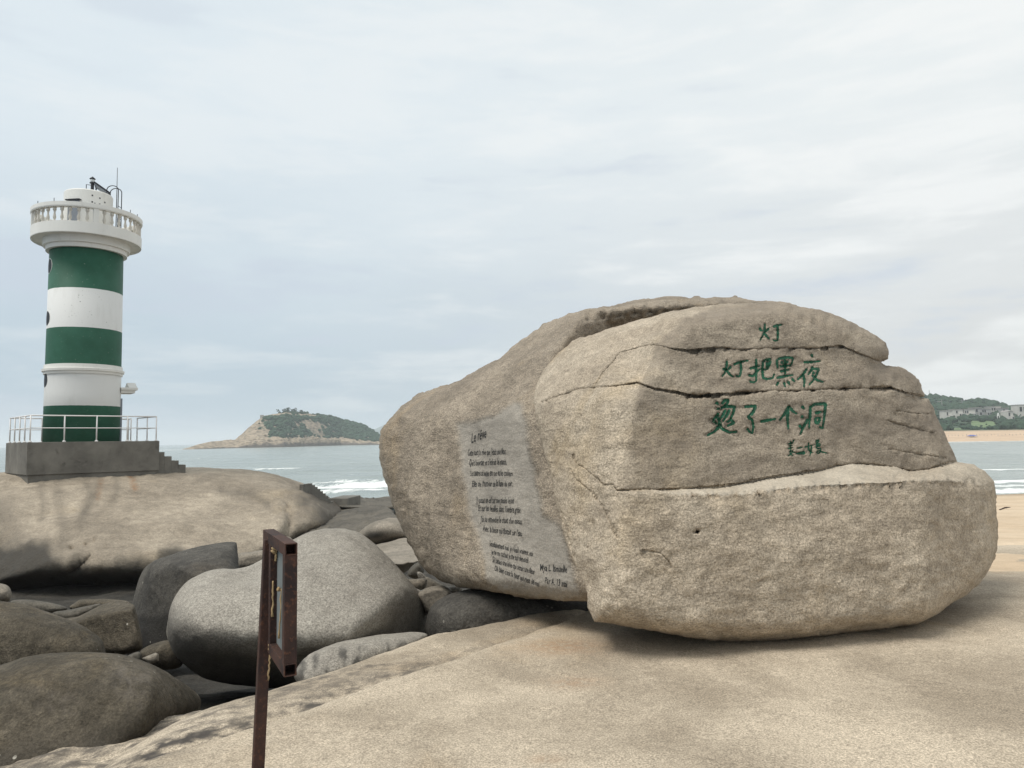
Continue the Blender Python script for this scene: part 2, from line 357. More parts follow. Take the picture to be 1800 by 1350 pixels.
def rock(name, outline, depth, Rr, mat, label=None, cat='boulder', group=None, ew=None, thick=1.0, step=8, smooth=True, bstep=None,
         noise=(0.02, 2.0), noise2=None, chip=0.0, rough=0.0, extra=None, refine=(), attrs=None, parent=None, shade=True, kind=None):
    """a closed rock: its outline, how far each facet of its front stands, how far it rounds away (Rr) and its thickness behind"""
    bnd = resample(outline, bstep or step * 0.6, smooth)
    if rough:
        for i in range(len(bnd)):
            v = Vector((bnd[i, 0] * 0.05, bnd[i, 1] * 0.05, 3.3)); bnd[i, 0] += rough * mnoise.fractal(v, .8, 2, 4); bnd[i, 1] += rough * mnoise.fractal(v + Vector((50, 9, 0)), .8, 2, 4)
    lo = bnd.min(0); hi = bnd.max(0)
    gx = np.arange(lo[0], hi[0], step); gy = np.arange(lo[1], hi[1], step * 0.866)
    G = np.array([(x + (step / 2 if j % 2 else 0), y) for j, y in enumerate(gy) for x in gx]); G = G + RNG.uniform(-.18, .18, G.shape) * step
    d = seg_dist(G, bnd); G = G[inside(G, bnd) & (d > step * 0.55)]
    pts = [G]
    t = np.roll(bnd, -1, 0) - np.roll(bnd, 1, 0); t /= np.maximum(np.linalg.norm(t, axis=1, keepdims=True), 1e-9)
    area = 0.5 * np.sum(bnd[:, 0] * np.roll(bnd[:, 1], -1) - np.roll(bnd[:, 0], -1) * bnd[:, 1])
    nrm = np.stack([-t[:, 1], t[:, 0]], 1) * (1 if area > 0 else -1)
    for ins in (0.8, 2.0, 4.0):
        if ins < step * 0.6:
            q = bnd + nrm * ins; dd = seg_dist(q, bnd); q = q[(dd > ins * 0.85) & inside(q, bnd)]; pts.append(q)
    for sel, st in refine:
        gx = np.arange(lo[0], hi[0], st); gy = np.arange(lo[1], hi[1], st)
        H = np.stack(np.meshgrid(gx, gy), 2).reshape(-1, 2); H = H + RNG.uniform(-.15, .15, H.shape) * st
        H = H[sel(H)]; H = H[inside(H, bnd)]; H = H[seg_dist(H, bnd) > st]; pts.append(H)
    I = np.vstack(pts); nb = len(bnd)
    key = np.round(I / 0.7).astype(int); _, ui = np.unique(key, axis=0, return_index=True); I = I[np.sort(ui)]
    A = np.vstack([bnd, I])
    vo, eo, fo, *_ = delaunay_2d_cdt([Vector(p) for p in A], [(i, (i + 1) % nb) for i in range(nb)], [], 1, 1e-4)
    Q = np.array([tuple(p) for p in vo]); fo = [tuple(f) for f in fo]
    n = len(Q)
    bd = seg_dist(Q, bnd); sd_ = np.minimum(soft_dist(Q, bnd), bd); onb = bd < 0.02
    wdt = ew if ew else sd_.max()
    h = profile(sd_ / wdt); h[onb] = 0
    D = depth(Q); Rr = Rr(Q) if callable(Rr) else Rr; front = D + Rr * (1 - h)
    if extra is not None: front = front + extra(Q) * np.clip(bd / 3.0, 0, 1)
    hb = profile(sd_ / sd_.max()); hb[onb] = 0
    back = D + Rr + thick * hb
    VF = P(Q[:, 0], Q[:, 1], front); VB = P(Q[:, 0], Q[:, 1], back)
    idx = np.where(~onb)[0]; mp = np.arange(n); mp[idx] = n + np.arange(len(idx))
    V = np.vstack([VF, VB[idx]])
    f0 = fo[0]; e1 = Q[f0[1]] - Q[f0[0]]; e2 = Q[f0[2]] - Q[f0[0]]
    ccw = e1[0] * e2[1] - e1[1] * e2[0] > 0        # py points down: ccw in px = facing away
    FF = [f[::-1] if ccw else f for f in fo]; FB = [tuple(mp[list(f[::-1])]) for f in FF]
    FB = [f for f, g in zip(FB, FF) if not all(onb[i] for i in g)]
    # displacement along normals
    me = bpy.data.meshes.new('tmp'); me.from_pydata(V.tolist(), [], FF + FB)
    N = np.zeros(len(V) * 3); me.vertices.foreach_get('normal', N); N = N.reshape(-1, 3); bpy.data.meshes.remove(me)
    amp, scl = noise; dsp = amp * fbm(V, scl, 6, 0.8)
    if noise2: dsp = dsp + noise2[0] * fbm(V, noise2[1], 4, 0.7, 5.0)
    if chip: dsp = dsp - chip * (np.abs(fbm(V * np.array([1.0, 1.0, 1.6]), 5.0, 4, .55, 8.0)) * 2 - .6) + chip * 0.5 * np.sign(fbm(V * np.array([1.0, .8, 2.2]), 3.1, 3, .7, 2.0)) * np.minimum(np.abs(fbm(V * np.array([1.0, .8, 2.2]), 3.1, 3, .7, 2.0)) * 6, 1)
    damp = np.ones(len(V)); damp[:n] = np.clip(0.35 + bd / 12, 0, 1)
    at = {}
    for k, fn in (attrs or {}).items():
        a = np.zeros(len(V)); a[:n] = np.clip(fn(Q, V[:n]), 0, 1); at[k] = a
    if 'patch' in at: damp[:n] *= 1 - 0.8 * at['patch'][:n]
    V = V + N * (dsp * damp)[:, None]
    o = link_mesh(name, V, FF + FB, mat, parent, shade, at)
    SURF[o.name] = (V, FF)
    if label: tag(o, label, cat, group, kind)
    return o
def ss(x, a, c): t = np.clip((x - a) / (c - a), 0, 1); return t * t * (3 - 2 * t)
def band(q, poly, wpx): return np.exp(-(seg_dist(q, np.array(poly, float), False) / wpx) ** 2)
def flat(d): return lambda q: np.full(len(q), float(d))
def px_noise(q, s, off=0.0): return np.array([mnoise.fractal(Vector((x * s + off, y * s, off)), .8, 2, 4) for x, y in q])

# ================================================================== SETTING
SEA = CAMZ - 5.0
def on_z(px, py, z=0.0):
    v = F_ + ((px - 900) / FPX) * RT + ((675 - py) / FPX) * UP
    k = (z - CAMZ) / v[2]; return np.array([v[0] * k, v[1] * k])
def plan_curve(pts, ext0=4, ext1=12, z=0.0):
    c = np.array([on_z(x, y, z) for x, y in pts]); a = c[0] + (c[0] - c[1]) / np.linalg.norm(c[0] - c[1]) * ext0
    e = c[-1] + (c[-1] - c[-2]) / np.linalg.norm(c[-1] - c[-2]) * ext1
    c = np.vstack([a, c, e]); L = np.r_[0, np.cumsum(np.linalg.norm(np.diff(c, axis=0), axis=1))]
    s = np.linspace(0, L[-1], 160); c = np.stack([np.interp(s, L, c[:, 0]), np.interp(s, L, c[:, 1])], 1)
    for _ in range(6): c[1:-1] = (c[:-2] + 2 * c[1:-1] + c[2:]) / 4
    return c
def signed(q, c):
    d = seg_dist(q, c, False)
    best = np.full(len(q), 1e9); sg = np.ones(len(q))
    for k in range(0, len(q), 4000):
        s = q[k:k + 4000]; r = ((s[:, None] - c[None]) ** 2).sum(2); i = np.clip(r.argmin(1), 1, len(c) - 2)
        t = c[i + 1] - c[i - 1]; sg[k:k + 4000] = np.sign(t[:, 1] * (s[:, 0] - c[i, 0]) - t[:, 0] * (s[:, 1] - c[i, 1]))
    return d * sg
EDGE = plan_curve([(205, 1345), (262, 1300), (345, 1243), (430, 1215), (525, 1188), (640, 1152), (760, 1107), (880, 1078), (1000, 1052)])
GROOVE = plan_curve([(215, 1352), (330, 1318), (450, 1286), (560, 1248), (640, 1212), (745, 1178), (850, 1150), (930, 1118), (1010, 1085)], z=-0.03)
LOW = plan_curve([(40, 1358), (150, 1312), (290, 1268), (350, 1246)], 4, 0.6, -0.22)

def slab():
    xs = np.r_[np.arange(-4.2, 1.6, 0.022), np.arange(1.6, 9.0, 0.07)]; ys = np.r_[np.arange(1.2, 2.6, 0.06), np.arange(2.6, 8.2, 0.022), np.arange(8.2, 13, 0.07)]
    X, Y = np.meshgrid(xs, ys); q = np.stack([X.ravel(), Y.ravel()], 1)
    se, sg, sl = signed(q, EDGE), signed(q, GROOVE), signed(q, LOW)
    n1 = fbm(np.c_[q, np.zeros(len(q))], 0.45, 4, .9); n2 = fbm(np.c_[q, np.zeros(len(q))], 3.0, 4, .7, 4.0)
    z = 0.035 * n1 + 0.005 * n2
    w_ = n2 * 0.012
    t_ = -(sg + w_)                                # outwards from the lip of the upper sheet
    z -= 0.080 * ss(t_, -0.015, 0.03) - 0.035 * ss(t_, 0.10, 0.30) + 0.010 * np.clip(1 + t_ / 0.10, 0, 1) * (t_ < 0.0)
    z += 0.010 * n2 * ss(t_, 0.0, 0.1)
    e = np.clip(0.13 - se + w_, 0, 0.74); fall = 0.75 * (1 - np.sqrt(np.maximum(1 - (e / 0.75) ** 2, 0)))
    fl = np.clip(0.10 - sl, 0, 0.58); lowz = -0.17 + 0.03 * n2 + 0.06 * n1 - 0.6 * (1 - np.sqrt(np.maximum(1 - (fl / 0.6) ** 2, 0)))
    zz = z - fall
    near = q[:, 1] < 5.3
    zz = np.where(near & (lowz > zz), lowz, zz)
    zz -= 0.9 * ss(-se, 0.62, 1.3) * np.where(near, ss(-sl, 0.45, 1.0), 1)
    zz -= 0.25 * ss(q[:, 1] - 0.25 * q[:, 0], 6.9, 10.5)          # dips under the sand
    V = np.c_[q, zz]; nx, ny = len(xs), len(ys)
    n3 = fbm(np.c_[(q[:, 0] * .8 + q[:, 1] * .6) * .5, q[:, 1] * .8 - q[:, 0] * .6, np.zeros(len(q))], 15.0, 5, .5, 7.0)
    st = 0.75 * np.exp(-((se - 0.08) / 0.20) ** 2) * ss(n3 * .8 + n2 * .5, -0.55, 0.65) * (q[:, 1] < 6.0) + 0.95 * np.exp(-((sg + 0.17) / 0.12) ** 2) * ss(n3 * .8 + .5 * n2, -.6, .6) * ss(7.5 - q[:, 1], 0, 2.5)  # dark lichen on the rim; along the groove, lichen and painted step shade together
    st = st + 0.85 * ss(-se, 0.1, 0.3) * ss(n3 * .8 + .5 * n2, -.55, .6)
    tk = np.array([on_z(930, 1155), on_z(1000, 1125), on_z(1110, 1120)])
    ru = 0.55 * np.exp(-((q[:, 0] - on_z(985, 1140)[0]) / .35) ** 2 - ((q[:, 1] - on_z(985, 1140)[1]) / .22) ** 2) + 0.4 * np.exp(-((q[:, 0] - on_z(1010, 1200)[0]) / .2) ** 2 - ((q[:, 1] - on_z(1010, 1200)[1]) / .12) ** 2) \
        + 0.35 * np.exp(-((q[:, 0] - on_z(960, 1340)[0]) / .10) ** 2 - ((q[:, 1] - on_z(960, 1340)[1]) / .06) ** 2)
    F = [(j * nx + i, j * nx + i + 1, (j + 1) * nx + i + 1, (j + 1) * nx + i) for j in range(ny - 1) for i in range(nx - 1)]
    o = link_mesh('rock_ground', V, F, G_SLAB, None, True, {'stain_shade': np.clip(st, 0, 1), 'rust': np.clip(ru, 0, 1)}, origin=(0, 0, 0))
    tag(o, kind='structure')
slab()

def sheet(name, xs, ys, fn, mat, attrs=None):
    X, Y = np.meshgrid(xs, ys) if np.ndim(xs) == 1 else (xs, ys)
    V = np.c_[X.ravel(), Y.ravel(), np.zeros(X.size)]; V[:, 2] = fn(V)
    ny, nx = X.shape
    F = [(j * nx + i, j * nx + i + 1, (j + 1) * nx + i + 1, (j + 1) * nx + i) for j in range(ny - 1) for i in range(nx - 1)]
    o = link_mesh(name, V, F, mat, None, True, {k: f(V) for k, f in (attrs or {}).items()}, origin=(0, 0, 0))
    return tag(o, kind='structure')
# sand falling from the rock to the water on the right
def sand_mat():
    m, bb, p = pbsdf('sand', 0.9, 0.2); v = objco(bb)
    n1 = bb.noise(v, 0.35, 6, 0.6); n2 = bb.noise(v, 2.5, 5, 0.6); n3 = bb.noise(v, 60, 2, 0.6)
    c = bb.mix(bb.ramp(n1, 0.3, 0.7), (0.50, 0.385, 0.265), (0.58, 0.465, 0.335))
    c = bb.mix(1.0, c, bb_rgb(bb, bb.math('MULTIPLY', bb.ramp(n2, .3, .7, .9, 1.1, False), bb.ramp(n3, .3, .7, .86, 1.14, False))), 'MULTIPLY')
    c = bb.mix(bb.attr('wet'), c, (0.27, 0.20, 0.135))
    bb.link(c, p.inputs['Base Color']); bump(bb, p, bb.math('ADD', n2, bb.math('MULTIPLY', n3, .2)), 0.6, 0.03); return m
SAND = sand_mat()
tx = np.linspace(0.30, 2.3, 90); ty = 6.0 * (75 / 6.0) ** np.linspace(0, 1, 160)
BX, BY = np.meshgrid(tx, ty); BX = BX * BY
def beach_z(V):
    return -0.035 - 0.0645 * np.maximum(V[:, 1] - 9.0, 0) - 0.05 * ss(9.0 - V[:, 1], 0, 3) + 0.05 * fbm(V, 0.35, 4) * ss(V[:, 1], 8, 14)
sheet('beach', BX, BY, beach_z, SAND, {'wet': lambda V: ss(-V[:, 2], 2.75, 3.25) * 0.8})
# sea bed rock below the boulders on the left
def shore_z(V):
    y = V[:, 1]; z = -0.55 - 0.21 * (y - 5.5); z = np.maximum(z, -3.1) - 0.03 * np.maximum(y - 45, 0) - 0.05 * np.maximum(-V[:, 0] - 40, 0)
    return z + (0.12 * fbm(V, 0.8, 5, .8)) * ss(y, 5, 9)
sheet('shore_rock', np.linspace(-62, 3.0, 200), np.r_[np.linspace(2.0, 20, 120), np.linspace(20.5, 75, 70)], shore_z, G_BED)

# sea, one sheet out to the horizon, finer where it is near
def sea_mat():
    m, bb, p = pbsdf('sea_water', 0.22, 0.5); v = objco(bb)
    foam = bb.attr('foam')
    fn = bb.noise(bb.mapping(v, (0.45, 0.16, 1)), 1.6, 7, 0.68, 0.6); fb = bb.noise(bb.mapping(v, (0.10, 0.05, 1), loc=(4, 2, 0)), 1.0, 5, 0.6)
    fm = bb.ramp(bb.math('ADD', foam, bb.math('MULTIPLY', bb.math('SUBTRACT', fn, 0.5), 1.5)), 0.42, 0.75)
    fm = bb.math('MULTIPLY', fm, bb.ramp(foam, 0.02, 0.15))
    c = bb.mix(bb.ramp(fb, 0.3, 0.7), (0.225, 0.265, 0.252), (0.285, 0.325, 0.308))
    c = bb.mix(fm, c, (0.80, 0.82, 0.80)); bb.link(c, p.inputs['Base Color'])
    bb.link(bb.math('ADD', 0.20, bb.math('MULTIPLY', fm, 0.6)), p.inputs['Roughness'])
    w1 = bb.noise(bb.mapping(v, (0.11, 0.34, 1), rot=(0, 0, R(8))), 1.0, 6, 0.6, 0.4); w2 = bb.noise(bb.mapping(v, (0.012, 0.05, 1)), 1.0, 4, 0.6, 0.3)
    hh = bb.math('ADD', bb.math('MULTIPLY', w1, 1.0), bb.math('MULTIPLY', w2, 2.5))
    bump(bb, p, hh, 0.85, 1.5); return m
th = np.linspace(-1.05, 1.05, 420); rr = 14 * (26000 / 14) ** np.linspace(0, 1, 620)
SX = np.tan(th)[None, :] * rr[:, None] * 0.95; SY = np.repeat(rr[:, None], len(th), 1)
def sea_z(V):
    x, y = V[:, 0], V[:, 1]; k = 1 / (1 + (y / 320) ** 2)
    ph = y * 0.62 + 1.8 * np.sin(x * 0.05) + x * 0.08
    return SEA + k * (0.13 * np.sin(ph) + 0.08 * np.sin(y * 0.27 - x * 0.11 + 1.0) + 0.10 * fbm(np.c_[x * .12, y * .35, 0 * x], 1.0, 4))
def foam(V):
    x, y = V[:, 0], V[:, 1]; wob = fbm(np.c_[x, y, 0 * y], 0.035, 3) ; f = np.zeros(len(V))
    def line(xa, xb, y0, sl, wd, amp, soft=0.15):
        nonlocal f
        u = (x - xa) / (xb - xa); c = y0 + sl * (x - xa) + 4 * wob * min(1, wd / 3); e = np.exp(-(np.abs(y - c) / wd) ** 2)
        f = np.maximum(f, amp * e * ss(u, 0, soft) * ss(1 - u, 0, soft))
    line(-26, -8, 92, -0.1, 9, 0.72); line(-25, -11, 80, 0.6, 4, 0.95); line(-24, -12, 74, .5, 3, 0.7); line(-30, -8, 112, 0.1, 5, 0.42)
    line(-52, -38, 141, 0.15, 4, 0.8, .3); line(-44, -20, 150, 0.4, 4, 0.3); line(-34, -20, 205, 0.3, 7, 0.55, .3)
    line(-24, -12, 128, 0.2, 3, 0.5)
    line(50, 100, 96, 0.02, 1.6, 0.85); line(58, 110, 99, 0.02, 4.5, 0.4); line(28, 80, 71.5, 0.12, 2.0, 0.9); line(34, 80, 66, 0.14, 3.0, .65)
    line(20, 90, 58.5, 0.18, 1.6, 1.0); line(180, 320, 395, 0.01, 6, 1.0, .02); line(200, 300, 384, 0.0, 5, 0.5)
    line(-620, -480, 690, 0, 25, 0.9, .1); line(-330, -285, 655, 0, 16, 0.85, .3); line(-300, -150, 790, 0.9, 22, .45)
    f = np.maximum(f, 0.34 * ss(fbm(np.c_[x * .5, y, 0 * y], 0.03, 4, .7, 9.0), 0.25, 0.6))
    return f
SEAM = sea_mat()
sheet('sea', SX, SY, sea_z, SEAM, {'foam': foam})

# ================================================================== INSCRIBED BOULDER
BO = empty('inscribed_boulder', P1(1300, 1128, 6.6))
tag(BO, 'huge split granite boulder carved with green Chinese characters and a painted French poem', 'boulder')
# rear block
A_out = [(668, 775), (672, 752), (684, 736), (705, 714), (735, 694), (775, 681), (810, 666), (842, 648), (880, 628), (905, 606), (935, 586), (970, 564), (1002, 551), (1030, 543), (1075, 537), (1120, 527), (1165, 522), (1230, 523), (1290, 523), (1345, 528), (1400, 536), (1420, 560), (1380, 610), (1250, 640), (1140, 700), (1090, 800), (1070, 900), (1066, 1000), (1060, 1062), (1032, 1057), (985, 1056), (950, 1052), (905, 1047), (850, 1038), (800, 1030), (768, 1018), (745, 1000), (727, 968), (710, 935), (692, 895), (677, 850), (668, 810)]
pA1 = plane((1000, 900, 6.75), (700, 900, 9.3), (900, 1020, 7.15))
pA2 = plane((700, 715, 10.2), (955, 652, 8.2), (1010, 565, 8.75))
pA3 = plane((720, 700, 10.6), (990, 562, 9.3), (880, 650, 9.0))
pA4a = plane((1018, 552, 8.75), (955, 655, 8.15), (1060, 556, 9.25)); pA4b = plane((1100, 560, 9.35), (1300, 536, 9.6), (1100, 600, 9.95))
pA4 = lambda q: np.maximum(pA4a(q), pA4b(q)) + 0.08 * ss(q[:, 1] - 0.15 * (q[:, 0] - 955), 640, 700)
pA5 = plane((1040, 545, 9.0), (1250, 533, 9.5), (1150, 522, 10.6))
pA6 = plane((672, 800, 10.0), (690, 900, 9.9), (720, 800, 8.95))
PATCH = [(803, 745), (838, 737), (870, 729), (905, 706), (917, 708), (925, 748), (933, 800), (945, 850), (955, 905), (985, 925), (998, 965), (1010, 1005), (1022, 1046), (985, 1056), (930, 1050), (872, 1036), (850, 1015), (852, 985), (838, 935), (826, 905), (818, 850), (808, 790)]
def a_patch(q, v):
    s = seg_dist(q, np.array(PATCH)) * np.where(inside(q, np.array(PATCH)), 1, -1) + 3 * px_noise(q, 0.03, 2.0)
    return 0.78 * ss(s, -6, 7)
def a_teeth(q):     # the split edge along its top keeps the halves of the wedge holes
    y0 = np.interp(q[:, 0], [1000, 1040, 1130, 1230, 1340], [556, 546, 533, 528, 531])
    m = ss(q[:, 0], 1015, 1035) * ss(y0 + 22 - q[:, 1], 0, 6) * ss(q[:, 1] - y0, -2, 4)
    return 0.11 * m * (0.5 + 0.5 * np.sin((q[:, 0] - 1000) / 13.5 * math.pi))
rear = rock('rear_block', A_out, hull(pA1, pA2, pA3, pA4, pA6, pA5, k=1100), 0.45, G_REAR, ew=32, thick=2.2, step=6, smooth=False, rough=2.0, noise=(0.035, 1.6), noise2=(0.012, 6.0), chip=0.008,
            extra=a_teeth, parent=BO, attrs={'patch': a_patch, 'stain_shade': lambda q, v: 0.5 * ss(-0.4 + px_noise(np.c_[q[:, 0] * 2.2, q[:, 1] * .5], 0.03, 7.0), 0.0, 0.7) * ss(930 - q[:, 0], 0, 60)},
            refine=[(lambda q: inside(q, np.array(PATCH)), 3.0), (lambda q: (q[:, 1] < 575) & (q[:, 0] > 1000) & (q[:, 0] < 1360), 3.0)])
# front block: facets, the ledge and the split lines with their wedge holes
B_out = [(1045, 1092), (1033, 1068), (1029, 1040), (1018, 1012), (1000, 970), (985, 915), (970, 850), (956, 790), (944, 740), (938, 706), (941, 676), (956, 650), (978, 624), (1002, 603), (1030, 592), (1062, 580), (1115, 563), (1170, 549), (1215, 541), (1270, 535), (1310, 533), (1350, 529), (1380, 531), (1402, 537), (1440, 544), (1474, 556), (1500, 567), (1525, 580), (1545, 594), (1557, 603), (1562, 618), (1560, 630), (1549, 637),
         (1556, 642), (1583, 646), (1600, 655), (1613, 668), (1620, 684), (1625, 696), (1617, 699), (1632, 700), (1643, 724), (1655, 750), (1668, 778), (1683, 811), (1690, 813), (1712, 816), (1732, 828), (1748, 846), (1752, 880), (1755, 925), (1752, 965), (1742, 995), (1722, 1028), (1700, 1045), (1668, 1066), (1640, 1084), (1612, 1094), (1560, 1104), (1500, 1113), (1440, 1120), (1380, 1126), (1310, 1128), (1250, 1126), (1190, 1117), (1130, 1106), (1085, 1098)]
pT = plane((1120, 680, 6.10), (1200, 562, 6.50), (1000, 603, 8.0))
pS = plane((1105, 800, 5.85), (1080, 1000, 5.72), (980, 850, 6.65))
pFu = plane((1110, 750, 5.88), (1650, 740, 6.85), (1300, 545, 6.55))
pFb = plane((1060, 1000, 5.66), (1650, 1000, 6.30), (1350, 862, 6.06))
pR = plane((1610, 950, 6.2), (1750, 950, 7.2), (1640, 830, 6.5))
pTop = plane((1180, 560, 6.55), (1400, 545, 6.75), (1300, 534, 7.3))
CR1 = [(1150, 607), (1180, 613), (1212, 617), (1240, 614), (1270, 611), (1300, 615), (1345, 612), (1392, 612), (1440, 612), (1480, 609), (1510, 622), (1548, 636)]
CR2 = [(955, 709), (990, 695), (1025, 684), (1050, 683), (1085, 679), (1120, 673), (1150, 684), (1190, 690), (1218, 697), (1245, 695), (1290, 692), (1340, 688), (1400, 687), (1460, 684), (1520, 684), (1565, 682), (1595, 692), (1624, 697)]
CR3 = [(1045, 684), (1058, 660), (1075, 640), (1090, 622), (1120, 612), (1150, 607)]
LEDU = [(1085, 862), (1150, 862), (1270, 856), (1300, 851), (1350, 841), (1400, 834), (1445, 827), (1470, 819), (1500, 815), (1535, 817), (1570, 822), (1600, 829), (1630, 826), (1655, 818), (1683, 811)]
LEDL = [(1085, 864), (1150, 867), (1270, 868), (1310, 868), (1350, 861), (1400, 855), (1450, 851), (1500, 849), (1560, 846), (1620, 843), (1700, 846), (1755, 862)]
HAIR = [[(1006, 800), (1014, 814), (1030, 824), (1052, 843), (1060, 852), (1078, 852), (1088, 868)], [(1006, 826), (1014, 842), (1040, 865), (1062, 895), (1076, 925), (1085, 945)], [(1130, 968), (1160, 972), (1174, 985), (1180, 998)],
        [(960, 800), (966, 830), (972, 858)], [(988, 900), (996, 940), (1008, 980)], [(1560, 740), (1600, 752), (1640, 762)], [(1575, 722), (1610, 728), (1640, 728)], [(1560, 790), (1620, 800), (1665, 805)]]
GLY = {}
def xs_(s, a, o): return [(a[0] + x / s, a[1] + y / s) for x, y in o]
def S(line, w, *st):
    GLY.setdefault(line, []); GLY[line] += [(xs_(5.0, (1220, 550), s), w / 5.0) for s in st]
S('title', 17, [(578, 128), (584, 158), (604, 150)], [(658, 135), (640, 152), (622, 172)], [(622, 95), (621, 150), (606, 198), (578, 240)], [(612, 172), (640, 208), (662, 232)], [(690, 122), (735, 110), (775, 102)], [(733, 115), (736, 180), (733, 246), (714, 244), (690, 237)])
S('first', 19, [(252, 487), (262, 498), (277, 500)], [(326, 470), (300, 502)], [(288, 420), (286, 478), (270, 530), (244, 560)], [(286, 505), (318, 548), (347, 563)], [(345, 456), (400, 432), (480, 418)], [(408, 432), (414, 495), (406, 553), (388, 560), (365, 548)],
  [(487, 490), (530, 478), (577, 466)], [(546, 404), (545, 500), (546, 598), (522, 612), (482, 600)], [(476, 546), (514, 556), (580, 492)], [(605, 425), (600, 500), (605, 572), (640, 582), (690, 574), (706, 534)], [(602, 425), (640, 412), (670, 408), (664, 450), (648, 492), (606, 502)], [(642, 432), (637, 484)],
  [(730, 408), (728, 440), (735, 488)], [(735, 405), (800, 391), (870, 395), (864, 430), (846, 466)], [(766, 424), (776, 450)], [(822, 420), (804, 452)], [(752, 470), (848, 462)], [(755, 516), (835, 498)], [(796, 405), (802, 480), (800, 562)], [(722, 572), (800, 556), (872, 545)], [(742, 606), (722, 640)], [(788, 608), (800, 652)], [(822, 600), (842, 634)], [(858, 578), (886, 606)],
  [(1030, 362), (1042, 392)], [(962, 433), (1040, 432), (1110, 425)], [(992, 488), (955, 545), (908, 590)], [(962, 545), (970, 600), (965, 656)], [(1042, 468), (1030, 505), (1000, 548)], [(1040, 490), (1094, 492), (1076, 545), (1045, 598), (1008, 636)], [(1040, 520), (1058, 536)], [(1034, 545), (1080, 590), (1136, 610)])
S('second', 22, [(190, 782), (215, 806)], [(200, 838), (222, 848)], [(243, 802), (270, 766), (302, 768), (290, 802), (246, 832), (235, 848)], [(262, 828), (310, 822), (356, 826), (345, 880), (312, 948), (286, 962)], [(276, 852), (255, 898), (222, 942)], [(314, 850), (290, 900), (250, 955)], [(216, 880), (190, 918), (165, 944)], [(162, 945), (195, 966)], [(322, 936), (350, 966), (288, 996)], [(206, 910), (232, 985), (180, 1042), (112, 1080)], [(190, 962), (250, 1020), (310, 1050), (378, 1045)],
  [(440, 826), (500, 820), (542, 820), (516, 876), (474, 920), (510, 936), (522, 1000), (510, 1058), (488, 1046), (464, 1014)], [(580, 956), (640, 945), (722, 930)], [(832, 820), (800, 880), (750, 946)], [(832, 820), (862, 860), (906, 888)], [(828, 842), (820, 920), (828, 1025)],
  [(945, 818), (970, 846)], [(942, 905), (958, 926)], [(924, 985), (945, 1014)], [(1000, 930), (962, 1000), (932, 1070)], [(1022, 816), (1018, 920), (1010, 1016)], [(1022, 828), (1060, 802), (1156, 798), (1146, 900), (1130, 1016), (1098, 1000)], [(1060, 880), (1122, 868)], [(1066, 922), (1070, 970), (1092, 966), (1108, 922), (1066, 922)])
def S2(w, *st): GLY.setdefault('sig', []); GLY['sig'] += [(xs_(11.24, (1380, 690), s), w / 11.24) for s in st]
S2(26, [(95, 960), (118, 1000)], [(180, 935), (140, 995)], [(60, 1016), (165, 1000)], [(70, 1060), (155, 1042)], [(52, 1106), (150, 1092)], [(116, 985), (110, 1120)], [(120, 1120), (92, 1195), (150, 1250)], [(152, 1140), (130, 1200), (58, 1258)], [(80, 1172), (220, 1182)], [(235, 1102), (340, 1080)],
   [(380, 1082), (470, 1060), (580, 1032)], [(465, 985), (458, 1085), (470, 1150), (552, 1200)], [(524, 1060), (512, 1150), (488, 1262)], [(600, 962), (664, 930), (660, 970), (612, 1000), (600, 962)], [(606, 1012), (690, 1010), (680, 1058), (622, 1076), (606, 1012)], [(644, 1020), (646, 1072)], [(600, 1075), (640, 1110)], [(622, 1110), (706, 1104), (690, 1180), (650, 1214), (616, 1190), (650, 1140)], [(652, 1150), (750, 1180), (836, 1200)])
GLY['sig'].append((xs_(11.24, (1380, 690), [(215, 1210), (370, 1172), (392, 1208), (230, 1212)]), 3.0))
ALLST = [(s, w_) for L in GLY.values() for s, w_ in L]
def b_extra(q):
    up = np.interp(q[:, 0], *np.array(LEDU).T); lo_ = np.interp(q[:, 0], *np.array(LEDL).T)
    e = np.zeros(len(q))
    for c, wpx, dp in ((CR1, 1.0, .055), (CR2, 1.25, .08), (CR3, 1.0, .045)): e += dp * band(q, c, wpx)
    for x0, c in ((0, CR1), (9, CR2)):          # halves of the wedge holes along the split lines
        ca = np.array(c, float)
        for x in np.arange(1222, 1500, 28.5) + x0:
            y = np.interp(x, ca[:, 0], ca[:, 1]); wl = 4 + 5 * abs(math.sin(x * 1.7)); e += 0.07 * band(q, [(x - wl * .8, y + 2.4), (x + wl * .4, y + 1.2)], 1.7)
    for x in (1225, 1310, 1490, 1545):
        y = np.interp(x, *np.array(CR2, float).T); e += 0.09 * band(q, [(x - 16, y + 1), (x + 20, y - 1)], 3.0)
    for hcr in HAIR: e += 0.028 * band(q, hcr, 1.2)
    e += 0.05 * band(q, LEDU, 1.4)
    e += 0.15 * band(q, [(1224.5, 935), (1225.5, 935.5)], 3.4)
    for s, w_ in ALLST: 
        dd = seg_dist(q, np.array(s), False); e += 0.014 * (1 - ss(dd, w_ * 0.32, w_ * 0.75))
    for k in range(22):                          # wedge marks nibbled out of the lip of the ledge
        x = 1215 + 24 * k + 6 * math.sin(k * 2.3); y = np.interp(x, *np.array(LEDL).T); e += 0.05 * band(q, [(x, y - 2), (x + 2, y + 6)], 4.5)
    yt = np.interp(q[:, 0], [1180, 1280, 1350, 1470, 1540], [560, 540, 534, 560, 590])
    e += 0.04 * (0.5 + 0.5 * np.sin(q[:, 0] / 11 * math.pi)) * ss(yt + 24 - q[:, 1], 0, 14) * ss(q[:, 0], 1190, 1230)
    return e
fu = hull(pFu, pT, pS, pTop, k=900); fb_ = hull(pFb, pS, pR, k=600)
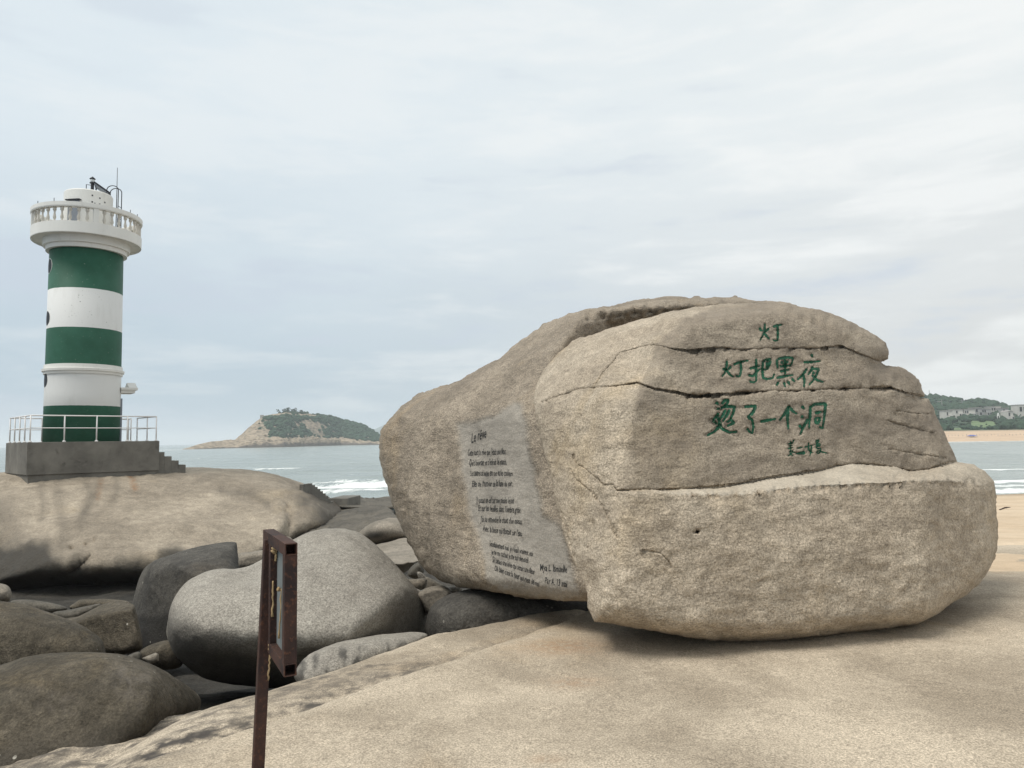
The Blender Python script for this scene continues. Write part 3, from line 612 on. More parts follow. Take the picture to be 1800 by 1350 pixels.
def b_depth(q):
    up = np.interp(q[:, 0], *np.array(LEDU).T); lo_ = np.interp(q[:, 0], *np.array(LEDL).T)
    t = np.clip((lo_ - q[:, 1]) / np.maximum(lo_ - up, 1), 0, 1)
    a, c = fb_(q), fu(q)
    side = ss(q[:, 0], 1050, 1130)
    bulge = -0.10 * np.exp(-((q[:, 0] - 1400) / 260) ** 2 - ((q[:, 1] - 985) / 110) ** 2)
    c = c + side * (0.20 + 0.30 * ss(q[:, 0], 1350, 1650)) + 0.20 * ss(q[:, 0], 1560, 1640) * ss(800 - q[:, 1], 0, 100)
    tb = np.where(q[:, 0] < 1085, ss(q[:, 1], 930, 800), t)
    tb = tb * side + ss(q[:, 1], 930, 800) * (1 - side)
    # slabs set back a little one above the other
    y1 = np.interp(q[:, 0], *np.array(CR1, float).T); y2 = np.interp(q[:, 0], *np.array(CR2, float).T)
    c = c + side * (0.008 * ss(y2 - q[:, 1], -1, 1) - 0.010 * ss(y1 - q[:, 1], -1, 1)) + side * 0.05 * ss(y2 - q[:, 1], 0, 50)
    return (a + bulge * side) * (1 - tb) + c * tb
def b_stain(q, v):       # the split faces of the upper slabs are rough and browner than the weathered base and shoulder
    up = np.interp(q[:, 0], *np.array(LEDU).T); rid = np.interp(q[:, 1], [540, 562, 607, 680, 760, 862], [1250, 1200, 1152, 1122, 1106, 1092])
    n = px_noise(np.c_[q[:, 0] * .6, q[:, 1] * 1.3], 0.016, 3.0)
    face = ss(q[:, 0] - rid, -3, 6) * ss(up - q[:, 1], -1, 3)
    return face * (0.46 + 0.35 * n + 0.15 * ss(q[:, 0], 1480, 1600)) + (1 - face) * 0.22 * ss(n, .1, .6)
def b_lip(q, v):         # pale freshly broken stone along the lip of the ledge
    up = np.interp(q[:, 0], *np.array(LEDU).T); lo_ = np.interp(q[:, 0], *np.array(LEDL).T); n = px_noise(q, 0.09, 6.0)
    return 0.62 * ss(q[:, 1] - up, -1, 2) * ss(lo_ + 2.5 + 5 * n - q[:, 1], -1.5, 2.5) * ss(q[:, 0], 1110, 1230) * (1 - .55 * ss(q[:, 0], 1480, 1600))
def b_ref(q):
    m = np.zeros(len(q), bool)
    for c in [CR1, CR2, CR3, LEDU, LEDL] + HAIR: m |= seg_dist(q, np.array(c, float), False) < 5.5
    return m | (np.hypot(q[:, 0] - 1225, q[:, 1] - 935) < 8)
def b_txt(q):
    m = np.zeros(len(q), bool)
    for s, w_ in ALLST: m |= seg_dist(q, np.array(s), False) < w_ + 1.5
    return m
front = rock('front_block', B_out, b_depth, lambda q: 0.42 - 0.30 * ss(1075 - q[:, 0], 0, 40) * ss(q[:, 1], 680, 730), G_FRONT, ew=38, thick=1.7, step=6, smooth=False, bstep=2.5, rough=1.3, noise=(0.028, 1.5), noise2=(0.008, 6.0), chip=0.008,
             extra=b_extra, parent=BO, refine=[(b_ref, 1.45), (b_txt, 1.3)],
             attrs={'stain_shade': b_stain, 'patch': b_lip})

def bvh_of(*names):
    V = []; F = []
    for nme in names:
        v, f = SURF[nme]; k = len(V); V += v.tolist(); F += [tuple(int(i) + k for i in g) for g in f]
    return BVHTree.FromPolygons([Vector(x) for x in V], F)
EYE = Vector((0, 0, CAMZ))
def cast(bv, px, py, lift):
    d = (P1(px, py, 5.0) - EYE).normalized(); h = bv.ray_cast(EYE, d, 60)
    if h[0] is None: return None
    n = h[1] if h[1].dot(d) < 0 else -h[1]
    return h[0] + n * lift
bvB = bvh_of('front_block'); bvA = bvh_of('rear_block')
def strokes(name, L, bv, mat, parent, label):
    V = []; F = []
    for s, w_ in L:
        s = resample_open(s, 1.2); nrows = len(s); base = len(V); ok = True; rows = []
        t = np.gradient(s, axis=0); t /= np.maximum(np.linalg.norm(t, axis=1, keepdims=True), 1e-6); nn = np.stack([-t[:, 1], t[:, 0]], 1)
        for i in range(nrows):
            u = i / (nrows - 1); ww = w_ * 0.66 * (0.70 + 0.35 * math.sin(math.pi * min(1, u * 1.15 + .12)) + 0.10 * math.sin(i * 1.3))
            if i in (0, nrows - 1): ww *= 0.6
            rows.append([cast(bv, *(s[i] + nn[i] * k * ww), 0.003) for k in (-1, -0.35, 0.35, 1)])
        if any(p is None for r in rows for p in r): continue
        V += [p for r in rows for p in r]
        for i in range(nrows - 1):
            for k in range(3): F.append((base + i * 4 + k, base + i * 4 + k + 1, base + i * 4 + k + 5, base + i * 4 + k + 4))
    o = link_mesh(name, V, F, mat, parent, True); o['label'] = label; return o
def resample_open(p, step):
    p = np.array(p, float)
    L = np.r_[0, np.cumsum(np.linalg.norm(np.diff(p, axis=0), axis=1))]; m = max(3, int(L[-1] / step) + 1); s = np.linspace(0, L[-1], m)
    q = np.stack([np.interp(s, L, p[:, 0]), np.interp(s, L, p[:, 1])], 1)
    for _ in range(2): q[1:-1] = (q[:-2] + 2 * q[1:-1] + q[2:]) / 4
    return q
strokes('carved_title', GLY['title'], bvB, GREEN, BO, 'green carved title of one Chinese character above the upper crack')
strokes('carved_verse', GLY['first'], bvB, GREEN, BO, 'green carved verse of four characters between the two cracks')
strokes('carved_verse', GLY['second'], bvB, GREEN, BO, 'green carved verse of five characters below the lower crack')
strokes('carved_signature', GLY['sig'], bvB, GREEN, BO, 'small green carved signature under the verses')
hc = cast(bvB, 1225, 935, 0.003); hn = (EYE - hc).normalized(); ha = hn.orthogonal().normalized(); hb2 = hn.cross(ha)
m = MB(); m.add([hc] + [hc + (ha * math.cos(t) + hb2 * math.sin(t)) * .019 * random.uniform(.9, 1.1) for t in np.linspace(0, 6.283, 13)[:-1]], [(0, 1 + k, 1 + (k + 1) % 12) for k in range(12)]); m.build('drill_hole_shade', BLACK, BO)  # flat black disc painting the shade inside the drilled hole
def handwriting(name, rows, parent, label):
    for r_i, (txt, a, e, hgt) in enumerate(rows):
        V = []; F = []
        cu = bpy.data.curves.new('tmp', 'FONT'); cu.body = txt; cu.size = 1; cu.resolution_u = 2; cu.offset = 0.007
        ob = bpy.data.objects.new('tmp', cu); COL.objects.link(ob)
        dg = bpy.context.evaluated_depsgraph_get(); me = bpy.data.meshes.new_from_object(ob.evaluated_get(dg))
        bm = bmesh.new(); bm.from_mesh(me); bmesh.ops.triangulate(bm, faces=bm.faces)
        co = np.array([v.co[:] for v in bm.verts]); x0, x1 = co[:, 0].min(), co[:, 0].max()
        a = np.array(a, float); e = np.array(e, float); ax = (e - a); k = len(V)
        for x, y, _ in co:
            u = (x - x0) / (x1 - x0)
            j = 0.9 * mnoise.noise(Vector((u * 14, a[1], 0))); hs = hgt * (1 + 0.35 * mnoise.noise(Vector((u * 19, a[1], 5))))
            u2 = u + 0.012 * mnoise.noise(Vector((u * 30, a[1], 9)))
            q = a + ax * u2 + np.array([0.10 * y * hs, -y * hs * 1.55 + j]); p = cast(bvA, q[0], q[1], 0.004)
            V.append(p if p is not None else (V[-1] if V else Vector((0, 0, -9))))
        F = [tuple(v.index for v in f.verts) for f in bm.faces]
        bm.free(); bpy.data.meshes.remove(me); bpy.data.objects.remove(ob); bpy.data.curves.remove(cu)
        o = link_mesh(name, V, F, INK, parent); o['label'] = 'line of black handwriting, ' + ORD[r_i] + label
ORD = ('top of the ', 'second of the ', 'third of the ', 'bottom of the ')
handwriting('poem_title', [("Le rêve", (829, 779), (855, 769), 17)], BO, 'page, the poem title on the grey patch')
handwriting('poem_line', [("Cette nuit j'ai rêvé que j'étais une fleur,", (822.5, 801), (890, 798.5), 10), ("Qui s'ouvrait et s'étirait le matin,", (825, 819), (891, 816.5), 10), ("Les autres si belles en ont vu les couleurs", (827, 836.5), (901.5, 837), 10), ("Elles ont l'humeur de la lune du soir.", (830.5, 855.5), (901, 855), 10)], BO, 'first stanza')
handwriting('poem_line', [("J'y posais un œil sur mes pétales le soir", (837, 884), (904, 885), 10), ("Et sur les feuilles dans l'ombre grise", (841, 898), (915, 901.5), 10), ("J'ai pu entendre le chant d'un oiseau,", (845, 917), (918, 921.5), 10), ("Avec la brise qui flottait sur l'eau.", (849, 934), (918.5, 943), 10)], BO, 'middle stanza')
handwriting('poem_line', [("Soudainement mais je n'étais vraiment moi", (861, 960), (937, 978), 9), ("Je ne me cachais je me suis demandé", (864, 974), (929, 989.6), 9), ("Si j'avais une idée qui serait une fleur", (866, 988), (940, 1010), 9), ("Oh bien c'est la fleur qui vient de moi", (869.6, 1003), (948, 1031), 9)], BO, 'last stanza')
handwriting('poem_signature', [("Mya L. Ismaelle", (949.6, 1003), (997, 1006.5), 11), ("Par A. 13 mai", (958.5, 1025), (997, 1032), 10)], BO, 'signature beside the last stanza')

# ================================================================== SHORE BOULDERS
def below(line, soft=14, amp=1.0, ns=0.02, wob=14):
    l = np.array(line, float)
    def f(q, v):
        y = np.interp(q[:, 0], l[:, 0], l[:, 1]); return amp * ss(q[:, 1] - y + wob * px_noise(q, ns, 4.0), -soft, soft)
    return f
# headland carrying the lighthouse
W_out = [(-140, 905), (-90, 870), (-40, 843), (0, 833), (40, 829), (150, 822), (285, 821), (330, 822), (390, 823), (440, 826), (480, 833), (520, 845), (550, 857), (576, 872), (598, 888), (604, 900), (575, 920), (540, 938), (512, 954), (470, 985), (430, 1005), (330, 1020), (240, 1040), (180, 1048), (110, 1050), (60, 1052), (0, 1055), (-100, 1050), (-150, 980)]
pW1 = plane((48, 850, 31.3), (285, 830, 35.0), (150, 1010, 23.5)); pW2 = plane((505, 900, 28.3), (600, 895, 40), (515, 845, 38.5))
pW3 = plane((150, 985, 23.9), (350, 985, 24.6), (150, 1045, 25.2)); pW4 = plane((0, 900, 28.6), (60, 960, 25.2), (-100, 900, 31)); pW5 = plane((300, 900, 30.2), (500, 880, 29.5), (480, 835, 38))
def w_extra(q):
    e = 0.5 * band(q, [(505, 890), (512, 905), (508, 925), (498, 950)], 5) - 0.35 * band(q, [(470, 880), (492, 905), (490, 930), (470, 960)], 14) + 0.45 * band(q, [(118, 1032), (150, 1026), (235, 1022)], 3) + 0.3 * band(q, [(95, 1018), (125, 1003), (160, 985)], 4) + 0.3 * band(q, [(120, 967), (150, 962), (170, 955)], 2)
    return e + 0.25 * band(q, [(420, 862), (440, 868), (445, 874)], 2) + 0.2 * band(q, [(225, 832), (236, 843), (255, 840)], 2)
def w_stain_shade(q, v):
    a = below([(-150, 950), (0, 948), (50, 945), (90, 965), (118, 985), (160, 995), (240, 985), (300, 968), (360, 990), (600, 1000)], 22, 0.90, 0.02, 22)(q, v)  # foot: algae stain and the shade of the undercut in one dark tone
    bq = 0.34 * ss(70 - q[:, 0] + 30 * px_noise(q, .02, 8.), 0, 60) * ss(q[:, 1], 850, 890)  # left flank toned darker
    cq = 0.72 * ss(q[:, 0] - 0.5 * (q[:, 1] - 880) + 18 * px_noise(q, .03, 2.), 505, 560) * ss(q[:, 1], 845, 880)  # facet facing right painted darker, its shade put into the colour
    dq = .32 * band(q, [(74, 846), (70, 862), (77, 880), (72, 905)], 8) + .3 * band(q, [(174, 850), (169, 868), (160, 880), (150, 900)], 8) + .28 * band(q, [(203, 845), (206, 858), (200, 875)], 6) + .3 * band(q, [(152, 852), (157, 870), (146, 895), (140, 930)], 9) + .45 * band(q, [(388, 862), (440, 868), (470, 885)], 7) + .3 * band(q, [(100, 855), (112, 930), (108, 960)], 12)
    return np.maximum(np.maximum(np.maximum(a, bq), cq), dq)
rock('headland_rock', W_out, hull(pW1, pW2, pW3, pW4, k=4500), 3.2, G_WHALE, 'huge whaleback rock carrying the lighthouse, pale above and dark at its foot', 'boulder', ew=60, thick=12, step=6, noise=(0.18, 0.25), noise2=(0.05, 1.3),
     extra=w_extra, attrs={'stain_shade': w_stain_shade, 'rust': lambda q, v: 0.9 * band(q, [(226, 834), (233, 844), (238, 862)], 4) + .5 * band(q, [(178, 846), (172, 872)], 4)})

GB = 'boulders heaped on the shore'
rock('boulder', [(222, 1150), (228, 1085), (238, 1040), (246, 1013), (262, 990), (300, 975), (345, 962), (385, 954), (411, 953), (417, 960), (420, 1000), (416, 1040), (380, 1100), (340, 1150), (280, 1165)],
     hull(plane((330, 1000, 11.0), (250, 1040, 11.6), (330, 1100, 10.9)), plane((300, 980, 11.4), (400, 960, 12.0), (330, 1000, 11.05)), plane((240, 1060, 11.7), (262, 1060, 11.2), (255, 1000, 11.8)), k=2500), 0.7, G_GREY,
     'tall charcoal boulder with a flat cut top, behind the pale boulder', group=GB, ew=30, thick=2, noise=(0.05, .8), step=6, attrs={'stain_shade': below([(200, 1090), (290, 1075), (330, 1062), (420, 1050)], 12, .85)})
rock('boulder', [(297, 1102), (300, 1070), (312, 1042), (332, 1020), (360, 1005), (388, 1000), (415, 1000), (438, 995), (460, 984), (490, 965), (520, 946), (550, 934), (585, 929), (618, 932), (645, 944), (672, 968), (700, 998), (728, 1032), (748, 1062), (753, 1085), (752, 1112), (720, 1150), (640, 1185), (545, 1205), (470, 1208), (410, 1204), (355, 1190), (318, 1160), (300, 1130)],
     hull(plane((380, 1080, 7.15), (600, 1000, 7.75), (560, 1120, 7.2)), plane((735, 1048, 8.4), (640, 1128, 7.5), (752, 1105, 8.9)), plane((560, 935, 8.9), (420, 1010, 7.7), (640, 960, 8.8)), plane((380, 1150, 7.3), (450, 1190, 7.7), (600, 1150, 7.4)), k=500), 0.85, G_PALE,
     'big pale grey rounded boulder in the middle of the heap, behind the rusty sign', group=GB, thick=1.8, step=6, ew=80, noise=(0.045, 0.9), noise2=(0.006, 6),
     attrs={'stain_shade': lambda q, v: np.maximum(below([(290, 1082), (330, 1100), (400, 1140), (470, 1170), (560, 1195), (700, 1200)], 34, .72, .02, 18)(q, v), 0.0)})
rock('boulder', [(-190, 1420), (-120, 1230), (-60, 1190), (0, 1168), (50, 1152), (105, 1146), (160, 1145), (215, 1150), (262, 1164), (300, 1183), (332, 1206), (349, 1226), (352, 1240), (345, 1256), (310, 1290), (250, 1340), (160, 1420), (60, 1460), (-100, 1460)],
     hull(plane((100, 1200, 5.0), (250, 1200, 5.0), (100, 1300, 4.75)), plane((330, 1215, 5.5), (270, 1250, 4.95), (345, 1240, 5.6)), k=900), 0.7, G_DARK, 'dark brown low-domed boulder nearest the camera at the lower left', group=GB, thick=.8, step=7, ew=75, noise=(0.04, .9), noise2=(.006, 6),
     attrs={'patch': lambda q, v: 0.55 * np.exp(-((q[:, 0] - 225 - .25 * (q[:, 1] - 1160)) / 38) ** 2 - ((q[:, 1] - 1195) / 40) ** 2) * ss(px_noise(q, .06), -.35, .5) + .4 * np.exp(-((q[:, 0] - 100) / 40) ** 2 - ((q[:, 1] - 1235) / 25) ** 2) * ss(px_noise(q, .06), -.3, .5), 'stain_shade': below([(-200, 1330), (60, 1310), (200, 1290), (350, 1250)], 40, .6)})
rock('boulder', [(-160, 1100), (-90, 1062), (-30, 1055), (20, 1058), (62, 1066), (110, 1084), (150, 1104), (172, 1122), (182, 1142), (184, 1165), (160, 1190), (60, 1230), (-60, 1240), (-160, 1200)],
     flat(7.0), 0.8, G_DARK, 'dark olive boulder flecked with white at the left edge, behind the nearest boulder', group=GB, thick=1.0, step=7, ew=70, noise=(0.05, .9))
rock('boulder', [(112, 1092), (140, 1083), (172, 1066), (195, 1058), (208, 1056), (218, 1060), (234, 1061), (241, 1076), (247, 1105), (250, 1132), (243, 1144), (210, 1152), (168, 1150), (135, 1130)],
     hull(plane((150, 1090, 8.95), (240, 1090, 8.7), (190, 1145, 8.8)), plane((200, 1060, 9.3), (150, 1080, 9.2), (200, 1072, 8.9)), k=2500), 0.25, G_DARK, 'dark angular boulder with a notched top corner and a small ledge', group=GB, thick=1.0, step=5, ew=14, noise=(0.03, 1.4))
rock('boulder', [(92, 1078), (120, 1072), (150, 1066), (178, 1062), (160, 1078), (135, 1092), (112, 1094)], flat(9.6), 0.2, G_SHORE, 'grey-green slab leaning against the notched dark boulder', group=GB, thick=.6, step=5, ew=10)
rock('boulder', [(-40, 1035), (-10, 1026), (10, 1028), (19, 1036), (20, 1050), (12, 1060), (-20, 1066), (-45, 1058)], flat(9.5), 0.35, G_MID, 'small tan block at the left edge of the photo', group=GB, thick=.6, step=5, ew=14)
rock('boulder', [(18, 1058), (40, 1054), (70, 1056), (100, 1062), (118, 1069), (105, 1078), (70, 1085), (30, 1080)], flat(15), 0.4, G_SHORE, 'flat brown rock with a pale edge in the gap at the left', group=GB, thick=1, step=4, ew=10)
rock('boulder', [(122, 1068), (132, 1060), (146, 1053), (190, 1053), (226, 1057), (224, 1066), (190, 1074), (140, 1076)], flat(15.5), 0.4, G_DARK, 'low dark slab behind the notched boulder, under the headland', group=GB, thick=1, step=4, ew=8)
rock('boulder', [(244, 1152), (252, 1140), (275, 1130), (300, 1125), (318, 1140), (320, 1170), (290, 1178), (258, 1170)], flat(7.9), 0.3, G_DARK, 'dark brown rock wedged under the left side of the pale boulder', group=GB, thick=.6, step=5, ew=18)
rock('boulder', [(250, 1157), (262, 1152), (274, 1147), (279, 1150), (280, 1162), (265, 1168)], flat(6.7), 0.08, G_MID, 'tiny pointed pale stone behind the nearest boulder', group=GB, thick=.25, step=3, ew=6, smooth=False)
rock('boulder', [(218, 1158), (232, 1149), (246, 1146), (250, 1160), (240, 1168), (224, 1168)], flat(7.3), 0.12, G_SHORE, 'tiny grey stone in the gap below the notched boulder', group=GB, thick=.3, step=3, ew=6)
rock('boulder', [(520, 1192), (524, 1172), (540, 1154), (566, 1140), (595, 1130), (640, 1120), (685, 1113), (720, 1111), (742, 1112), (752, 1118), (730, 1140), (660, 1170), (590, 1200), (545, 1215)],
     hull(plane((560, 1150, 6.35), (700, 1130, 6.9), (600, 1190, 6.2)), plane((600, 1132, 6.75), (700, 1113, 7.3), (640, 1140, 6.5)), k=900), 0.35, G_PALE, 'long low grey boulder squeezed between the pale boulder and the rock ground', group=GB, thick=.6, step=5, ew=28, noise=(.03, 1.6), attrs={'stain_shade': lambda q, v: 0.8 * ss(px_noise(np.c_[q[:, 0], q[:, 1] * .5], .05, 3.), -.15, .5) * ss(q[:, 1] - np.interp(q[:, 0], [520, 600, 750], [1150, 1135, 1116]), 0, 14)})
rock('boulder', [(752, 1118), (752, 1088), (758, 1068), (776, 1052), (806, 1040), (850, 1033), (910, 1036), (970, 1042), (1060, 1050), (1110, 1070), (1100, 1110), (960, 1140), (850, 1150), (780, 1150)], flat(7.7), 0.8, G_GREY, 'charcoal boulder in the shade under the inscribed boulder', group=GB, thick=.9, step=6, ew=60, noise=(.04, 1))
SG = 'stones between the pale boulder and the inscribed boulder'
for lab, out, d, r_, mt in (
    ('rounded brown stone beside the charcoal boulder under the inscribed boulder', [(734, 1046), (746, 1036), (765, 1030), (782, 1031), (796, 1043), (790, 1058), (770, 1072), (752, 1080), (742, 1066)], 8.9, .35, G_MID),
    ('flat pale stone with a squared right end', [(712, 1020), (730, 1018), (748, 1017), (751, 1026), (748, 1034), (738, 1038), (722, 1038)], 10.2, .12, G_MID),
    ('small pale tip of stone under the flat pale stone', [(726, 1037), (733, 1036), (741, 1040), (736, 1048), (728, 1048)], 9.6, .1, G_PALE),
    ('small wedge standing on edge under the left of the inscribed boulder', [(733, 1006), (741, 1006), (751, 1016), (748, 1022), (737, 1018)], 11.3, .05, G_PALE),
    ('grey-green stone tucked under the left edge of the inscribed boulder', [(717, 1012), (719, 1002), (728, 992), (738, 988), (745, 1000), (742, 1012), (730, 1018)], 12.0, .3, G_SHORE),
    ('brown stone behind the rounded brown stone', [(748, 1016), (760, 1018), (780, 1030), (776, 1040), (752, 1040)], 10.8, .2, G_MID),
    ('sliver of pale stone at the foot of the inscribed boulder', [(790, 1034), (803, 1031), (812, 1034), (806, 1046), (794, 1046)], 9.9, .15, G_PALE)):
    rock('stone', out, flat(d), r_, mt, lab, 'stone', SG, ew=7, thick=r_ * 1.5 + .1, step=3, noise=(.02, 2))
SL = 'ledges by the water behind the pale boulder'
rock('ledge', [(655, 980), (668, 975), (700, 968), (730, 961), (745, 975), (735, 990), (722, 1000), (702, 1010), (680, 1006), (660, 995)], hull(plane((660, 990, 15), (725, 985, 15), (700, 965, 18)), plane((690, 1006, 15), (720, 996, 15), (700, 1030, 16.5)), k=4000), .5, G_MID, 'pale tan ledge with a dark undercut end, nearest of the ledges', 'ledge', SL, ew=8, thick=3, step=4, noise=(.05, 1))
rock('ledge', [(640, 960), (656, 958), (690, 950), (708, 945), (725, 950), (745, 962), (700, 975), (668, 982), (645, 975)], hull(plane((660, 970, 18.2), (725, 965, 18.2), (700, 945, 21)), k=4000), .4, G_MID, 'pale tan ledge with a crack along its front, below the tan boulder', 'ledge', SL, ew=6, thick=3, step=4, noise=(.05, 1))
rock('ledge', [(626, 944), (632, 934), (648, 921), (665, 915), (688, 912), (705, 915), (725, 940), (712, 950), (680, 956), (650, 958), (632, 952)], flat(21), 1.0, G_MID, 'round tan boulder with a sooty band, at the left edge of the inscribed boulder', 'boulder', SL, ew=20, thick=2, step=4, noise=(.07, .8), attrs={'stain_shade': lambda q, v: .9 * np.exp(-((q[:, 0] - 660 + .25 * (q[:, 1] - 940)) / 28) ** 2 - ((q[:, 1] - 941) / 9) ** 2)})
rock('ledge', [(520, 950), (550, 926), (580, 908), (600, 897), (618, 892), (650, 891), (680, 892), (700, 912), (690, 922), (660, 930), (638, 938), (620, 946), (590, 950), (550, 956)], hull(plane((560, 940, 29), (680, 920, 29), (640, 893, 40)), k=6000), .6, G_SHORE, 'broad dark sea-worn ledge sloping up from behind the pale boulder', 'ledge', SL, ew=7, thick=4, step=4, noise=(.16, .5), extra=lambda q: .5 * band(q, [(598, 921), (622, 918), (640, 922)], 3) + .3 * band(q, [(590, 908), (640, 904), (690, 906)], 2) + .4 * band(q, [(624, 925), (626, 945)], 2))
rock('ledge', [(596, 890), (604, 878), (620, 874), (635, 874), (650, 877), (668, 874), (700, 873), (706, 885), (690, 893), (650, 892), (615, 892)], hull(plane((620, 888, 44), (690, 888, 44), (650, 874, 58)), k=6000), .5, G_SHORE, 'farthest dark ledge at the edge of the waves', 'ledge', SL, ew=5, thick=4, step=4, noise=(.2, .5))
rock('boulder', [(414, 985), (420, 973), (440, 970), (462, 967), (470, 975), (468, 995), (440, 1002), (418, 1000)], flat(14.5), .5, G_MID, 'tan block between the tall charcoal boulder and the pale boulder', group=GB, ew=9, thick=1, step=4)
rock('boulder', [(496, 948), (502, 943), (512, 945), (518, 955), (510, 965), (498, 962)], flat(13), .3, G_MID, 'small tan cap of rock just behind the top of the rusty sign', group=GB, ew=7, thick=.5, step=3)
bl = MB(); e0 = P1(583, 880, 43); e1 = P1(617, 880, 43)
bl.box(((e0 + e1) / 2 + Vector((0, 1.0, -0.35))), ((e1 - e0).length, 2.2, 1.0), R(-8)); tag(bl.build('concrete_block', CONC, None, bevel=.04), 'old concrete block at the foot of the headland, by the waves', 'block')

# ================================================================== LIGHTHOUSE
PT = P1(48, 777.5, 32.0); c0 = Vector((PT.x, PT.y, 0)); ZP = PT.z
va = Vector((0.715, 0.70, 0)).normalized(); vs_ = Vector((-va.y, va.x, 0)); ANG = math.atan2(va.y, va.x)
L1, L2 = 5.45, 4.35
def pl_pt(t, u, z=0.0): return c0 + va * t + vs_ * u + Vector((0, 0, ZP + z))
PLN = empty('lighthouse_platform', pl_pt(L1 / 2, L2 / 2, -2.0), ANG)
tag(PLN, 'stained grey concrete platform under the lighthouse with a short flight of steps', 'platform')
m = MB(); m.box(pl_pt(L1 / 2, L2 / 2, -.71), (L1, L2, 1.42), ANG); m.build('plinth', CONC, PLN, bevel=.02)
m = MB(); m.box(pl_pt(L1 / 2, L2 / 2, -2.03), (L1 - .14, L2 - .14, 1.22), ANG); m.build('footing', CONC, PLN, bevel=.02)
for k in range(4):
    m = MB(); m.box(pl_pt(L1 + 0.17 + 0.34 * k, L2 * .20, -0.55 - .215 * k - .8), (0.339, 1.2, 1.6), ANG); m.build('step', CONC, PLN, bevel=.01)
RL = empty('platform_railing', pl_pt(L1 / 2, L2 / 2, 0), ANG)
tag(RL, 'thin white pipe railing round the lighthouse platform', 'railing')
ins = 0.12; HR = 1.17
rail_runs = [[(ins, L2 - ins), (ins, ins), (L1 - ins, ins), (L1 - ins, L2 * .66)], [(ins, L2 - ins), (L1 - ins, L2 - ins), (L1 - ins, L2 * .88)]]
for run in rail_runs:
    for nm, hz, rad in (('handrail', HR, .030), ('middle_rail', HR * .53, .022)):
        m = MB(); m.tube([pl_pt(t, u, hz) for t, u in run], rad, 8); m.build(nm, WHITE2, RL, True)
posts = [(ins, ins + (L2 - 2 * ins) * k / 4) for k in range(5)] + [(ins + (L1 - 2 * ins) * k / 4, ins) for k in range(1, 5)] + [(L1 - ins, L2 * .32), (L1 - ins, L2 * .66), (L1 - ins, L2 * .88)] + [(ins + (L1 - 2 * ins) * k / 4, L2 - ins) for k in range(1, 5)]
for t, u in posts:
    m = MB(); m.tube([pl_pt(t, u, 0), pl_pt(t, u, HR)], .030, 8); m.lathe(pl_pt(t, u, 0), [(.07, 0), (.07, .04), (.03, .06)], 10); m.build('post', WHITE2, RL, True)

TC = c0 + va * (L1 / 2) + vs_ * (L2 / 2 + 0.28); TC.z = ZP
DC = Vector((-TC.x, -TC.y, 0)).normalized(); RTN = Vector((-DC.y, DC.x, 0))      # towards the camera / to its right
LT = empty('lighthouse', TC)
tag(LT, 'round lighthouse painted in green and white hoops, with a white balustraded gallery', 'lighthouse')
def zf(py, r, px=146): return P1(px, py, TC.y - r * .866).z - ZP
r0, r1 = 1.62, 1.58
zb = {k: zf(y, 1.59) for k, y in dict(g1=712.5, cor0=655, cor1=641, g2b=642, g2t=575, g3b=506, g3t=436).items()}
TOW = tower_mat([(-.1, zb['g1']), (zb['g2b'], zb['g2t']), (zb['g3b'], zb['g3t'] + .5)])
zt = zb['g3t'] + 0.15
m = MB(); m.lathe(TC, [(r0, 0), (r0 - .005, zt * .25), (r0 - .015, zt * .5), (r1, zt)], 72); m.build('tower_shaft', TOW, LT, True)
zc0, zc1 = zb['cor0'], zb['cor1'] + .05
m = MB(); m.lathe(TC, [(r0 - .02, zc0 - .02), (r0 + .05, zc0 - .02), (r0 + .06, zc0 + .10), (r0 + .12, zc0 + .11), (r0 + .13, zc0 + .22), (r0 + .05, zc0 + .24), (r0 + .04, zc1), (r0 - .02, zc1 + .01)], 72, False); m.build('cornice', WHITE, LT)
zc2 = zf(433.5, 1.75); zc1_ = zf(424.5, 1.85); zw0 = zf(409.5, 2.36); zw1 = zf(390, 2.36); zr0 = zf(365, 2.36); zr1 = zf(356, 2.36)
m = MB(); m.lathe(TC, [(r1 - .02, zc2), (1.74, zc2), (1.75, zc2 + .20), (1.86, zc2 + .21), (1.87, zw0 + .06), (2.30, zw0 + .08), (2.36, zw0), (2.37, zw0 + .03), (2.37, zw1), (2.10, zw1), (2.10, zw1 - .35), (.9, zw1 - .35)], 80, False); m.build('gallery', WHITE, LT)
RAILM = empty
m = MB(); m.lathe(TC, [(2.12, zr0), (2.38, zr0), (2.40, zr0 + .05), (2.40, zr1 - .02), (2.34, zr1), (2.14, zr1), (2.10, zr1 - .04), (2.12, zr0)], 80, False); m.build('balustrade_rail', WHITE, LT)
hb_ = zr0 - zw1
bprof = [(.085, 0), (.085, .05), (.05, .07), (.045, .12), (.075, .24), (.08, .32), (.06, .45), (.042, .58), (.05, .68), (.045, .72), (.085, .76), (.085, 1)]
first = None
A0 = math.atan2(DC.y, DC.x)
for k in range(40):
    th_ = A0 + R(8) + 2 * math.pi * k / 40; pos = TC + Vector((2.24 * math.cos(th_), 2.24 * math.sin(th_), zw1))
    if k % 10 == 0:
        m = MB(); m.box(pos + Vector((0, 0, hb_ / 2)), (.24, .22, hb_), th_); m.build('balustrade_pier', WHITE, LT, bevel=.01); continue
    if first is None:
        m = MB(); m.lathe(pos, [(r_ * .9, z_ * hb_) for r_, z_ in bprof], 12); first = m.build('baluster', BALU, LT, True); fp = first.location.copy(); p0 = pos.copy()
        first.data.transform(Matrix.Translation(-(p0 - TC))); first.location = p0 - TC
    else:
        o = first.copy(); COL.objects.link(o); o.parent = LT; o.location = pos - TC
zd = zf(332, 1.06)
